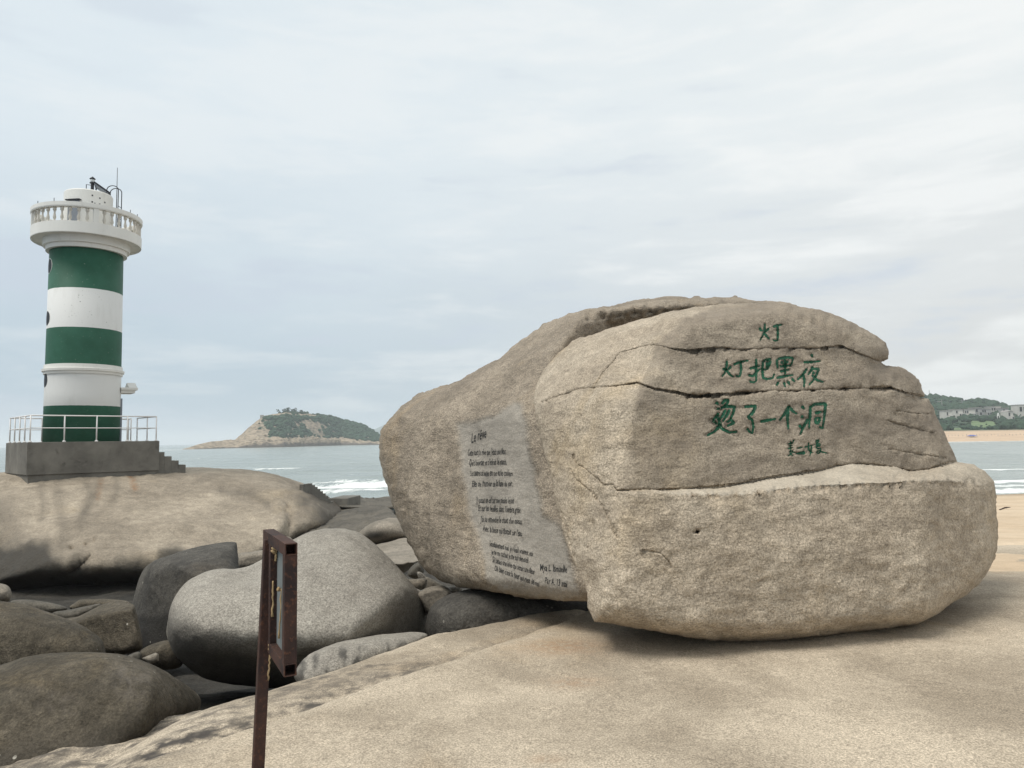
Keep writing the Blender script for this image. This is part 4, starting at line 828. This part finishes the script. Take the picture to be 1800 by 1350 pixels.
m = MB(); m.lathe(TC, [(1.06, zw1 - .34), (1.06, zd - .05), (1.03, zd), (.02, zd + .01)], 56); m.build('lantern_drum', WHITE, LT)
def around(deg): return (DC * math.cos(R(deg)) + RTN * math.sin(R(deg)))
def onface(deg, r, z): v = around(deg) * r; return TC + v + Vector((0, 0, z))
dd = around(-36); da = math.atan2(dd.y, dd.x)
m = MB(); m.box(onface(-36, 1.03, (zw1 - .34 + zd - .62) / 2), (.12, .56, zd - .62 - zw1 + .34), da); DOOR = m.build('drum_door', GREYD, LT, bevel=.01)
m = MB(); m.box(onface(-36, 1.07, zd - .58), (.22, .72, .05), da); m.build('door_hood', BLACK, LT)
for dg_, zz in ((8, .30), (8, .62), (26, .36), (26, .66), (14, .68), (40, .5)):
    v = around(dg_); m = MB(); m.box(onface(dg_, 1.055, zd - zz), (.03, .06, .07), math.atan2(v.y, v.x)); m.build('drain_hole', BLACK, LT)
# lamp, its stand, solar panel, rod, ladder hoops
bz = zd; bp = TC + RTN * .14
m = MB(); m.tube([bp + Vector((0, 0, bz)), bp + Vector((0, 0, bz + .60))], .075, 12); m.lathe(bp + Vector((0, 0, bz + .60)), [(.08, 0), (.13, .02), (.13, .05), (.08, .06)], 16); LMP = m.build('beacon_post', BLACK, LT)
m = MB(); m.lathe(bp + Vector((0, 0, bz + .66)), [(.09, 0), (.10, .06), (.10, .14), (.06, .17)], 16); m.build('beacon_lens', LENS, LT, True)
m = MB(); m.lathe(bp + Vector((0, 0, bz + .83)), [(.13, 0), (.14, .02), (.06, .09), (.02, .13)], 16); m.build('beacon_cap', BLACK, LT, True)
UPV = Vector((0, 0, 1)); sp = TC + RTN * .58 + DC * .10 + UPV * (bz + .36)
ax_l = (RTN * .80 - UPV * .55 + DC * .1).normalized(); ax_n = (UPV * .8 + RTN * .55).normalized(); ax_w = ax_n.cross(ax_l).normalized(); ax_n = ax_l.cross(ax_w).normalized()
m = MB(); m.box(sp, (.85, .60, .05), ax=(ax_l, ax_w, ax_n)); SPN = m.build('solar_panel', BLACK, LT, bevel=.008)
m = MB(); m.box(sp - ax_n * .06, (.74, .50, .04), ax=(ax_l, ax_w, ax_n)); m.build('panel_back', GREYD, SPN)
m = MB()
for sx, sw in ((-.34, -.2), (-.34, .2), (.3, -.2), (.3, .2)):
    q = sp + ax_l * sx + ax_w * sw; m = MB(); m.tube([Vector((q.x, q.y, ZP + bz)), q], .018, 6); m.build('panel_leg', BLACK, LT)
m = MB(); q = TC - RTN * .12; m.tube([q + UPV * bz, q + UPV * (bz + .52), bp + UPV * (bz + .52)], .02, 6); m.tube([bp + UPV * (bz + .50), sp - ax_l * .38 + UPV * .02], .02, 6)
m.build('panel_stand', BLACK, LT)
rp = TC + RTN * 1.20 + DC * .35
m = MB(); m.tube([rp + UPV * (zw1 - .34), rp + UPV * zf(291, 0, 197)], [.028, .012], 6); m.build('lightning_rod', BLACK, LT, True)
ld = around(66); lw = Vector((-ld.y, ld.x, 0))
for s_ in (-.2, .2):
    pts = [TC + ld * .92 + lw * s_ + UPV * zd] + [TC + ld * (1.19 - .27 * math.cos(t)) + lw * s_ + UPV * (zd + .22 + .22 * math.sin(t)) for t in np.linspace(0, math.pi, 9)] + [TC + ld * 1.46 + lw * s_ + UPV * (zw1 - .34)]
    m = MB(); m.tube(pts, .022, 6); m.build('ladder_rail', BLACK, LT, True)
for k in range(6):
    zz = zw1 - .1 + k * .3
    if zz < zd: m = MB(); m.tube([TC + ld * 1.46 + lw * -.2 + UPV * zz, TC + ld * 1.46 + lw * .2 + UPV * zz], .014, 6); m.build('ladder_rung', BLACK, LT, True)
for dg_ in (-66, -38, 52, 70):
    m = MB(); q = onface(dg_, 2.25, zr1 - .02); m.tube([q, q + UPV * .2], .015, 6); m.build('rod_stub', BLACK, LT)
for py in (469.5, 561, 669):
    v = around(-77); zc = P1(84, py, TC.y - .9).z - ZP; t_ = Vector((-v.y, v.x, 0)); c = TC + v * (1.622 - .04 * zc / zt) + UPV * zc
    m = MB(); m.tube([c + t_ * .36 * math.cos(a) + UPV * .36 * math.sin(a) - v * (.01 + .038 * abs(math.cos(a))) for a in np.linspace(0, 2 * math.pi, 33)], .022, 6, False); WN = m.build('porthole', WHITE, LT, True)
    m = MB(); m.add([c + v * .022] + [c + t_ * .34 * math.cos(a) + UPV * .34 * math.sin(a) + v * (.012 - .034 * abs(math.cos(a))) for a in np.linspace(0, 2 * math.pi, 33)[:-1]], [(0, 1 + k, 1 + (k + 1) % 32) for k in range(32)]); m.build('pane', GLASSD, WN)
cz = zf(689, 0, 222); cr = around(97); ca_ = math.atan2(cr.y, cr.x)
m = MB(); m.box(TC + cr * 1.85 + UPV * (cz + .07), (.62, 1.2, .14), ca_); m.box(TC + cr * 1.90 + UPV * (cz + .20), (.74, 1.36, .115), ca_)
cw = Vector((-cr.y, cr.x, 0)); g = [TC + cr * k + cw * w_ + UPV * (cz + .26 + h) for k in (1.88, 2.26) for w_, h in ((-.6, 0), (.6, 0), (0, .28))]
m.add(g, [(0, 2, 1), (3, 4, 5), (0, 1, 4, 3), (1, 2, 5, 4), (2, 0, 3, 5)]); m.build('door_canopy', WHITE, LT)
m = MB(); m.box(TC + cr * 1.56 + UPV * 1.05, (.14, .95, 2.1), ca_); m.build('entrance_door', GREYD, LT)
# stair climbing the back of the headland to the platform
ST = empty('rock_stairs', P1(575, 885, 41)); tag(ST, 'weathered concrete stair stepping down the right shoulder of the headland', 'stairs')
prev = None
for k in range(9):
    px = 538 + 4.8 * k; py = 851 + 3.0 * k + .12 * k * k; q = P1(px, py, 38.6 + .35 * k)
    m = MB(); m.box(q - UPV * .26, (.20, 1.1, .55), R(-10)); m.build('stair_step', CONC, ST, bevel=.012)

# ================================================================== RUSTY SIGN
far_, near_ = P1(474, 941, 2.66), P1(512, 964, 2.30)
fu_ = Vector((near_.x - far_.x, near_.y - far_.y, 0)); FL = fu_.length; fu_.normalize(); fn_ = Vector((fu_.y, -fu_.x, 0))
if fn_.x > 0: fn_ = -fn_
SGN = empty('sign_frame', P1(470, 1600, 2.6)); tag(SGN, 'rusty square-tube sign frame on a post, seen nearly edge-on in the foreground', 'sign')
tp = P1(473.5, 948, 2.60); bt = P1(453.5, 1350, 2.56); dirp = (tp - bt).normalized(); gz = (-0.12 - tp.z) / dirp.z; bot = tp + dirp * gz
def sq(m, a, c, wd, side):
    d = (c - a).normalized(); s = (side - d * side.dot(d)).normalized(); u = d.cross(s); h = wd / 2
    v = [p + s * x * h + u * y * h for p in (a, c) for x, y in ((-1, -1), (1, -1), (1, 1), (-1, 1))]
    m.add(v, [(0, 3, 2, 1), (4, 5, 6, 7), (0, 1, 5, 4), (1, 2, 6, 5), (2, 3, 7, 6), (3, 0, 4, 7)])
def hollow(m, a, c, wd, side, wall=.004, dep=.06):
    """square tube open at its c end"""
    d = (c - a).normalized(); s = (side - d * side.dot(d)).normalized(); u = d.cross(s); h = wd / 2; g = h - wall
    ring = lambda p, k: [p + s * x * k + u * y * k for x, y in ((-1, -1), (1, -1), (1, 1), (-1, 1))]
    m.add(ring(a, h) + ring(c, h) + ring(c, g) + ring(c - d * dep, g), [(0, 3, 2, 1), (0, 1, 5, 4), (1, 2, 6, 5), (2, 3, 7, 6), (3, 0, 4, 7), (4, 5, 9, 8), (5, 6, 10, 9), (6, 7, 11, 10), (7, 4, 8, 11), (8, 9, 13, 12), (9, 10, 14, 13), (10, 11, 15, 14), (11, 8, 12, 15), (12, 13, 14, 15)])
m = MB(); sq(m, bot, tp, .037, fu_); m.build('post', RUST, SGN, bevel=.003)
tw = .038; zt_, zb_ = P1(512, 966, 2.30).z, P1(510, 1178, 2.30).z
f0 = Vector((far_.x, far_.y, 0)) + fn_ * 0.0; nx_ = Vector((near_.x, near_.y, 0))
def fp_(t, z): return f0.lerp(nx_, t) + UPV * z
m = MB(); hollow(m, fp_(-.06, zt_), fp_(1.0, zt_), tw, UPV); m.build('frame_bar', RUST, SGN, bevel=.0015)
m = MB(); hollow(m, fp_(-.0, zb_), fp_(1.0, zb_), tw, UPV); m.build('frame_bar', RUST, SGN, bevel=.0015)
for t, nm in ((.30, 'frame_bar'), (1.0 - tw / 2 / FL - .002, 'frame_bar')):
    m = MB(); sq(m, fp_(t, zb_ + tw / 2), fp_(t, zt_ - tw / 2), tw, fu_); m.build('frame_bar', RUST, SGN, bevel=.0015)
m = MB(); pa_, pb_ = .30, .96
cen = (fp_(pa_, (zt_ + zb_) / 2) + fp_(pb_, (zt_ + zb_) / 2)) / 2 - fn_ * .006
m.box(cen, (FL * (pb_ - pa_) - tw, .006, zt_ - zb_ - tw), ax=(fu_, fn_, UPV)); m.build('sign_panel', PANEL, SGN)
def dribble(pts, r):
    m = MB(); pts = [Vector(p) for p in pts]; n_ = 10; q = []
    for i in range(n_ + 1):
        u = i / n_ * (len(pts) - 1); k = min(int(u), len(pts) - 2); q.append(pts[k].lerp(pts[k + 1], u - k) + Vector((random.uniform(-1, 1), random.uniform(-1, 1), 0)) * r * .5)
    m.tube(q, [r * random.uniform(.55, 1.2) for _ in q], 7); m.build('glue_bead', GLUE, SGN, True)
C_ = lambda px, py, d: P1(px, py, d)
dribble([C_(484, 948, 2.52), C_(483, 962, 2.52), C_(481, 972, 2.52)], .009); dribble([C_(485, 966, 2.52), C_(485, 978, 2.52), C_(484, 986, 2.52)], .004)
dribble([C_(481, 1021, 2.53), C_(480, 1050, 2.53), C_(478, 1084, 2.53)], .0045); dribble([C_(494, 1035, 2.46), C_(493, 1080, 2.46), C_(491, 1122, 2.46)], .0032)
dribble([C_(491, 1034, 2.46), C_(489, 1037, 2.46)], .006); dribble([C_(476, 1133, 2.55), C_(475, 1143, 2.55)], .008); dribble([C_(475, 1146, 2.55), C_(473, 1170, 2.555), C_(471, 1196, 2.56)], .0035); dribble([C_(492, 1146, 2.45), C_(497, 1150, 2.42), C_(501, 1157, 2.40)], .005)
stk = MB(); a = on_z(1757, 900, -1.0)
q0, q1 = P1(1757, 897, 28.7), P1(1776, 892.5, 29.4); q0.z += .02; q1.z += .02
stk.tube([q0, q0.lerp(q1, .5) + UPV * .03, q1], [.02, .03, .012], 7); stk.tube([q0.lerp(q1, .6), q0.lerp(q1, .95) + Vector((.05, .25, .0))], [.018, .008], 6)
tag(stk.build('driftwood_stick', RUST), 'short dark stick lying on the sand at the right edge', 'stick')

# ================================================================== FAR SHORES
def hill_mat(name, rock_a, rock_b, green_a, green_b, sc=.02):
    m, bb, p = pbsdf(name, .9, .15); v = objco(bb)
    n1 = bb.noise(v, sc * 3, 6, .65, .4); n2 = bb.noise(bb.mapping(v, (1, 1, 3)), sc * 9, 6, .65, .3)
    g = bb.mix(bb.ramp(n2, .35, .65), green_a, green_b); r_ = bb.mix(bb.ramp(n2, .3, .6), rock_a, rock_b)
    va_ = bb.attr('veg'); vv = bb.ramp(bb.math('ADD', va_, bb.math('MULTIPLY', bb.math('SUBTRACT', n2, .5), 1.2)), .40, .56)
    c = bb.mix(vv, r_, g); c = bb.mix(bb.math('MULTIPLY', bb.attr('tide'), .85), c, (.07, .065, .06))
    bb.link(c, p.inputs['Base Color']); bump(bb, p, n2, 1.0, 2.0); return m
ISL = hill_mat('island_cover', (.12, .098, .072), (.40, .325, .24), (.022, .048, .030), (.045, .080, .045))
LAND = hill_mat('mainland_cover', (.30, .26, .2), (.42, .37, .28), (.035, .062, .040), (.06, .10, .06))
def interp(x, pts): a = np.array(pts, float); return np.interp(x, a[:, 0], a[:, 1])
IRID = [(322, 789.5), (335, 786), (350, 781), (372, 776), (400, 774), (414, 773), (425, 764), (438, 752), (452, 740), (464, 731), (480, 728), (500, 725.5), (525, 725), (545, 727), (580, 732), (610, 740), (640, 749), (655, 757), (668, 766), (685, 774), (705, 778), (730, 781)]
IWAT = [(320, 790.5), (400, 788.2), (500, 786), (600, 783), (670, 782), (730, 781)]
cols = np.linspace(322, 730, 330); rows_ = np.linspace(0, 1, 70)
def island():
    V = []; veg = []; tide = []
    for c in cols:
        wl = interp(c, IWAT); df = 5.2 * FPX / (wl - hor(c)); dr = df + 130 * (.25 + .75 * ss(np.array([c]), 340, 470)[0]); zr = float(P1(c, interp(c, IRID), dr).z) - (SEA - .4)
        for t in rows_:
            big = ss(np.array([c]), 400, 450)[0]; shelf = .10 + .0 * t
            h_ = (1 - big) * (t ** .7) + big * (0.20 * min(1, t / .12) + .80 * ss(np.array([t]), .10, 1.05)[0] ** .8) if t < 1 else 1
            d = df + (dr - df) * t; V.append((*P1(c, 700, d)[:2], SEA - .4 + zr * h_))
    V = np.array(V); n = fbm(V * np.array([1, 1, 2.0]), .03, 6, .7); n2 = fbm(V, .10, 4, .7, 3.0)
    T = np.tile(rows_, len(cols)); C = np.repeat(cols, len(rows_))
    V[:, 2] += (2.0 * n + 0.9 * n2) * ss(T, 0, .15) * ss(1 - T, 0, .06) * ss(C, 335, 430)
    w1 = ss(C - 26 * (1 - T) + 8 * n2, 428, 480) * ss(T - .05 * n, .16, .24); w2 = 1 - 0.95 * ss(T + .06 * n2, .78, .84) * ss(585 - C, 0, 60) * ss(C, 440, 460)
    pt = 1 - 0.9 * np.exp(-((C - 545 + 60 * (T - .55)) / 22) ** 2 - ((T - .52) / .17) ** 2); veg = w1 * w2 * pt * (0.78 + .75 * n2 + .45 * n)
    veg = np.maximum(veg, .95 * ss(T, .94, .98) * ss(C, 478, 492)); veg = np.maximum(veg, ss(C + 20 * n, 575, 620) * ss(T, .40, .5))
    tide = ss(.085 - T + .02 * n2, 0, .04)
    ny = len(rows_); k = len(V)
    # the far side of the island
    rid = V[ny - 1::ny]; B = []
    for t in (.25, .6, 1.0):
        for r_ in rid: B.append((r_[0] * (1 + .16 * t), r_[1] * (1 + .16 * t), SEA - .6 + (r_[2] - SEA) * (1 - t ** 1.5)))
    m_ = len(cols); VV = np.vstack([V, B]); F = [(i * ny + j, (i + 1) * ny + j, (i + 1) * ny + j + 1, i * ny + j + 1) for i in range(m_ - 1) for j in range(ny - 1)]
    for s in range(3):
        for i in range(m_ - 1):
            a, c = (i * ny + ny - 1, (i + 1) * ny + ny - 1) if s == 0 else (k + (s - 1) * m_ + i, k + (s - 1) * m_ + i + 1); F.append((a, c, k + s * m_ + i + 1, k + s * m_ + i))
    z_ = np.zeros(len(B)); o = link_mesh('island', VV, F, ISL, None, True, {'veg': np.clip(np.r_[veg, z_ + .7], 0, 1), 'tide': np.r_[tide, z_]}, origin=None)
    tag(o, kind='structure')
    m = MB(); sel = np.where((veg > .55) & (C > 440))[0]
    for i in RNG.choice(sel, 2200): r_ = RNG.uniform(1.2, 3.4); m.blob(V[i] + np.array([0, 0, r_ * .25]), r_, 1, .3, .7)
    tag(m.build('island_scrub', SCRUB), kind='stuff')
    m = MB(); sel = np.where((T > .06) & (T < .3) & (C > 430))[0]
    for n_i, i in enumerate(RNG.choice(sel, 110)): r_ = RNG.uniform(.8, 2.6); m.blob(V[i], r_, 1, .3, .75)
    tag(m.build('island_boulders', ISLROCK), kind='stuff')
    return V, C, T
SCRUB = simple('scrub_leaves', (.042, .075, .046), .9, .45, .35, spec=.1); ISLROCK = simple('island_rock', (.36, .30, .22), .9, .25, .3)
TREEL = simple('tree_leaves', (.038, .066, .042), .9, .4, .4, spec=.1); BARK = simple('bark', (.06, .05, .04), .9, .2, 2)
IV, IC, IT = island()
def tree(x, y, z, h, wd, label, group, dens=26, leaf=TREEL, trunk=.16):
    t = empty('tree', (x, y, z)); tag(t, label, 'tree', group)
    m = MB(); m.tube([(x, y, z - .4), (x + .1, y, z + h * .4), (x, y, z + h * .8)], [trunk, trunk * .7, trunk * .3], 6)
    for k in range(4):
        a = random.uniform(0, 6.28); m.tube([(x, y, z + h * (.35 + .1 * k)), (x + math.cos(a) * wd * .35, y + math.sin(a) * wd * .35, z + h * (.55 + .1 * k))], [trunk * .5, trunk * .2], 5)
    m.build('trunk', BARK, t)
    m = MB()
    for k in range(dens):
        a = random.uniform(0, 6.28); u = random.random(); rr_ = wd * .5 * math.sqrt(random.random()) * (1 - .5 * abs(u - .4)); c = (x + rr_ * math.cos(a), y + rr_ * math.sin(a), z + h * (.42 + .55 * u)); m.blob(c, wd * random.uniform(.07, .16), 1, .4, .7)
    m.build('crown', leaf, t)
TG = 'trees on top of the island'
for px, hgt, wd, lab, dn in ((489, 6.5, 5, 'thin open-crowned tree, leftmost on the island top', 14), (499, 5.5, 6, 'low bushy tree just left of the island\'s highest tree clump', 26), (507, 7.5, 6, 'pointed dark tree, the tallest on the island top', 34), (515, 5.2, 6, 'low round tree between the two pointed trees on the island top', 26), (521, 7.0, 4.5, 'second pointed dark tree on the island top', 24), (529, 4.5, 6, 'rightmost round bushy tree on the island top', 26)):
    i = int(np.argmin(np.abs(IC - px) * 10 + np.abs(IT - .985) * 1000)); tree(*IV[i], hgt, wd, lab, TG, dn)
# small ruin wall at the shoulder of the island
i = int(np.argmin(np.abs(IC - 461) * 10 + np.abs(IT - .97) * 1000)); m = MB(); m.box(Vector(IV[i]) + UPV * 1.2, (4, 3, 4.4)); m.box(Vector(IV[i]) + Vector((3.4, 0, .6)), (3.4, 2.6, 2.8)); tag(m.build('stone_hut', CONC2, None, bevel=.1), 'small square stone hut on the left shoulder of the island', 'hut')

# far blue mountain behind the island
def far_hill():
    xs = np.linspace(600, 980, 60); d0 = 4600; V = []
    for t in (0, .3, .65, 1):
        for x in xs:
            zr = max(0.0, 50 * math.exp(-((x - 724) / 78) ** 2) + 16 * math.exp(-((x - 850) / 90) ** 2)) * d0 / FPX
            q = P1(x, 770, d0 + 900 * t); V.append((q.x, q.y, SEA - 2 + (zr + 6 * mnoise.fractal(Vector((x * .05, t, 0)), .8, 2, 4)) * math.sin(math.pi * (.02 + .96 * t) * .8)))
    n = len(xs); F = [(r_ * n + i, r_ * n + i + 1, (r_ + 1) * n + i + 1, (r_ + 1) * n + i) for r_ in range(3) for i in range(n - 1)]
    o = link_mesh('far_hill', V, F, LAND, None, True, {'veg': np.ones(len(V)), 'tide': np.zeros(len(V))}); tag(o, kind='structure')
far_hill()

# mainland on the right: beach, gardens, houses, wooded hill
MR = [(1240, 760), (1330, 752), (1410, 738), (1480, 722), (1560, 706), (1610, 699), (1640, 697.5), (1652, 700), (1668, 704), (1682, 702.5), (1694, 703), (1708, 705), (1722, 704), (1733, 704.5), (1750, 709), (1765, 714), (1785, 719), (1810, 724), (1860, 732), (1950, 742), (2050, 750)]
mcols = np.linspace(1240, 2050, 280); mrow = np.r_[np.linspace(0, .12, 14), np.linspace(.14, 1, 46)]
def land_z(c, t):
    d = 402 + 420 * t; zr = P1(c, float(interp(c, MR)) + 2.5, 822).z
    zb0 = SEA - .4; zs = float(P1(c, 755.5 - .015 * (c - 1740), 402 + 420 * .12).z)
    if t < .12: return d, zb0 + (zs - zb0) * (t / .12) ** .9
    u = (t - .12) / .88; return d, zs + (zr - zs) * (0.35 * u + .65 * u * u * (1.5 - .5 * u))
def mainland():
    V = []; A = []; G = []
    for c in mcols:
        for t in mrow:
            d, z = land_z(c, t); q = P1(c, 740, d); V.append((q.x, q.y, z))
    V = np.array(V); C = np.repeat(mcols, len(mrow)); T = np.tile(mrow, len(mcols)); ny = len(mrow)
    V[:, 2] += 1.0 * fbm(V, .03, 4) * ss(T, .15, .3)
    F = [(i * ny + j, (i + 1) * ny + j, (i + 1) * ny + j + 1, i * ny + j + 1) for i in range(len(mcols) - 1) for j in range(ny - 1)]
    sand = ss(.118 - T, 0, .012)
    lawn = np.maximum(ss(C, 1702, 1710) * ss(1758 - C, 0, 8) * ss(T, .20, .24) * ss(.46 - T, 0, .05), ss(C, 1664, 1670) * ss(1702 - C, 0, 8) * ss(T, .14, .16) * ss(.22 - T, 0, .03))
    m, bb, p = pbsdf('mainland_ground', .9, .15); v = objco(bb); n1 = bb.noise(v, .08, 6, .6)
    c = bb.mix(bb.ramp(n1, .35, .65), (.04, .065, .042), (.07, .10, .06)); c = bb.mix(bb.attr('lawn'), c, bb.mix(bb.ramp(n1, .4, .6), (.11, .17, .075), (.15, .20, .10))); c = bb.mix(bb.attr('sand'), c, bb.mix(bb.ramp(bb.noise(bb.mapping(v, (.3, 3, 3)), .25, 4), .4, .6), (.46, .34, .24), (.57, .43, .30)))
    bb.link(c, p.inputs['Base Color'])
    tag(link_mesh('mainland', V, F, m, None, True, {'sand': sand, 'lawn': lawn}, origin=None), kind='structure')
    m = MB()
    for i in range(2400):
        c = RNG.uniform(1420, 1900); t = .125 + .87 * RNG.random() ** .9
        if 1703 < c < 1752 and .19 < t < .40 and RNG.random() < .93: continue
        if 1666 < c < 1702 and .14 < t < .20 and RNG.random() < .9: continue
        if .34 < t < .60 and RNG.random() < .62: continue
        d, z = land_z(c, t); q = P1(c, 740, d); r_ = RNG.uniform(1.5, 4.2) * (1 + .4 * (t > .6)) * (.5 if 1660 < c < 1762 and t < .34 else 1); m.blob((q.x, q.y, z + r_ * .45), r_, 1, .35, .8)
    tag(m.build('mainland_woods', TREEL), kind='stuff')
mainland()
def land_pt(px, t): d, z = land_z(px, t); q = P1(px, 740, d); return Vector((q.x, q.y, z)), d
HW = simple('villa_wall', (.52, .50, .46), .8, .12, .2); HG = simple('villa_grey_wall', (.30, .30, .29), .8, .15, .2); HR_ = simple('villa_roof', (.36, .33, .31), .8, .15, .2)
VG = 'villas on the opposite shore'
def villa(px0, px1, pyt, t, label, wall=HW, cols_=3, wing=.5, gable=False):
    q, d = land_pt((px0 + px1) / 2, t); w_ = (px1 - px0) / FPX * d; top = P1((px0 + px1) / 2, pyt, d).z; h = max(3.0, top - q.z)
    v = empty('villa', q); tag(v, label, 'house', VG)
    m = MB(); m.box(q + UPV * (h / 2 - .5), (w_, 9, h + 1)); m.box(q + Vector((w_ * .18, -1.6, h * .30)), (w_ * wing, 9, h * .62)); m.build('wall', wall, v)
    m = MB()
    if gable: m.add([q + Vector((x * w_ * .55, y * 5, h + (w_ * .22 if x == 0 else 0))) for y in (-1, 1) for x in (-1, 0, 1)], [(0, 1, 4, 3), (1, 2, 5, 4), (0, 2, 1), (3, 4, 5), (0, 3, 5, 2)])
    else: m.box(q + UPV * (h + .23), (w_ + .8, 9.8, .4))
    m.build('roof', HR_, v)
    for k in range(cols_):
        x = (k + .5) / cols_ - .5
        m = MB(); m.box(q + Vector((x * w_ * .92, -4.52 if abs(x - .18) > wing / 2 else -6.12, h * .72 if abs(x - .18) > wing / 2 else h * .34)), (w_ / cols_ * .55, .12, h * .3)); m.build('window', GLASSD, v)
villa(1640, 1652, 706.5, .80, 'long low pale building high on the wooded hill, left of the pylon', HW, 3)
villa(1658, 1669, 722.5, .42, 'low white villa at the left end of the row on the opposite shore', HW, 3)
villa(1674.5, 1688, 720.5, .50, 'two-storey white villa with dark openings, right of the low white villa', HW, 3)
villa(1690, 1709, 720.0, .50, 'wide white villa with a flat roof in the middle of the row', HW, 5)
villa(1709.5, 1720, 717.5, .55, 'grey villa with a taller block behind the wide white villa', HG, 2)
villa(1720.5, 1737, 719.0, .55, 'grey villa between the taller grey villa and the arch', HG, 4)
villa(1737, 1755, 715.5, .62, 'pale flat-roofed villa above the white arch', HW, 4)
villa(1757, 1768, 718, .60, 'small grey villa right of the pale flat-roofed villa', HG, 2)
villa(1766, 1775, 723.5, .45, 'small white villa with a pitched roof, right of the arch', HW, 2, .5, True)
villa(1784.5, 1830, 712.0, .62, 'large plain pale block at the right edge of the photo', HW, 6, .4)
q, d = land_pt(1755.5, .50); k_ = d / FPX
ar = MB()
for s in (-1, 1): ar.tube([q + Vector((s * 2.2 * k_, 0, -.5)), q + Vector((s * 1.9 * k_, 0, 6 * k_)), q + Vector((s * 1.1 * k_, 0, 10.5 * k_)), q + Vector((0, 0, 12.6 * k_))], [.33, .33, .30, .22], 8)
ar.add([q + Vector((x * k_, y * .3, z * k_)) for y in (-1, 1) for x, z in ((-1.7, 7), (1.7, 7), (0, 12.3))], [(0, 1, 2), (3, 5, 4), (0, 3, 4, 1), (1, 4, 5, 2), (2, 5, 3, 0)])
tag(ar.build('white_arch', WHITE), 'slender white pointed arch standing on the lawn of the opposite shore', 'arch')
q, d = land_pt(1790.5, .17); sm = MB(); sm.lathe(q, [(1.1, -.3), (1.0, .5), (.5, .8), (.55, 2.2), (.25, 2.8), (.28, 3.3), (.02, 3.6)], 10); sm.box(q + UPV * .2, (3.2, 1.5, .8)); tag(sm.build('white_statue', WHITE), 'small white statue among trees just above the opposite beach', 'statue')
PG = 'masts on the wooded hill'
for px, t, pyt, lab, ch in ((1636.3, .97, 685.5, 'thin grey radio mast on the hilltop at the left', 0), (1657.5, .72, 702.5, 'thin grey mast with a crane-like arm on the hillside', 1), (1693, .78, 702.5, 'grey lattice pylon with two cross arms on the hillside', 2)):
    q, d = land_pt(px, t); top = P1(px, pyt, d).z; mm = MB(); w_ = .5 if ch == 2 else .22
    for sx, sy in ((-1, -1), (1, -1), (1, 1), (-1, 1)): mm.tube([q + Vector((sx * w_ * 1.6, sy * w_ * 1.6, -1)), Vector((q.x + sx * w_ * .25, q.y + sy * w_ * .25, top))], .13 if ch else .10, 5)
    for k in range(5): z_ = q.z + (top - q.z) * (k + .5) / 5; mm.box((q.x, q.y, z_), (w_ * 2, w_ * 2, .12))
    if ch == 2:
        for u in (.68, .88): mm.box((q.x, q.y, q.z + (top - q.z) * u), (4.4, .5, .35))
    if ch == 1: mm.box((q.x - 3, q.y, q.z + (top - q.z) * .35), (9, .4, .4))
    tag(mm.build('mast', HG), lab, 'mast', PG)
# beach shelter and the line of posts across the opposite beach
q, d = land_pt(1707, .045); TN = empty('beach_shelter', q); tag(TN, 'blue beach canopy standing on the opposite sand', 'canopy'); k_ = d / FPX
m = MB(); hw, hz = 6.8 * k_, 2.6 * k_
m.add([q + Vector((x * hw, y * 1.8, hz * .62)) for x, y in ((-1, -1), (1, -1), (1, 1), (-1, 1))] + [q + Vector((x * hw * .45, 0, hz * 1.35)) for x in (-1, 1)], [(0, 1, 5, 4), (1, 2, 5), (2, 3, 4, 5), (3, 0, 4), (3, 2, 1, 0)]); m.build('canopy_cloth', simple('blue_cloth', (.06, .10, .36), .7, .1, 1), TN)
for x in (-.9, .9):
    for y in (-1.6, 1.6): m = MB(); m.tube([q + Vector((x * hw, y, -.3)), q + Vector((x * hw, y, hz * .62))], .08, 5); m.build('leg', HG, TN)
FN = empty('beach_fence', land_pt(1740, .055)[0]); tag(FN, 'line of short grey posts across the opposite beach', 'fence')
for k in range(32):
    px = 1646 + 6.3 * k + random.uniform(-1, 1); q, d = land_pt(px, .055 + .004 * math.sin(k * 1.7)); m = MB(); m.tube([q - UPV * .3, q + UPV * random.uniform(.6, 1.1)], .10, 5); m.build('fence_post', HG, FN)

# ================================================================== HAZE
HAZE = True
if HAZE:
    m = MB(); m.box((0, 6400, 50), (26000, 13400, 130)); hz_ = bpy.data.materials.new('sea_haze'); hz_.use_nodes = True; t_ = hz_.node_tree; t_.nodes.clear()
    vo = t_.nodes.new('ShaderNodeVolumePrincipled'); vo.inputs['Color'].default_value = (.90, .95, 1, 1); vo.inputs['Density'].default_value = 0.00021; vo.inputs['Anisotropy'].default_value = 0.0
    om = t_.nodes.new('ShaderNodeOutputMaterial'); t_.links.new(vo.outputs[0], om.inputs['Volume'])
    tag(m.build('haze', hz_), kind='stuff')
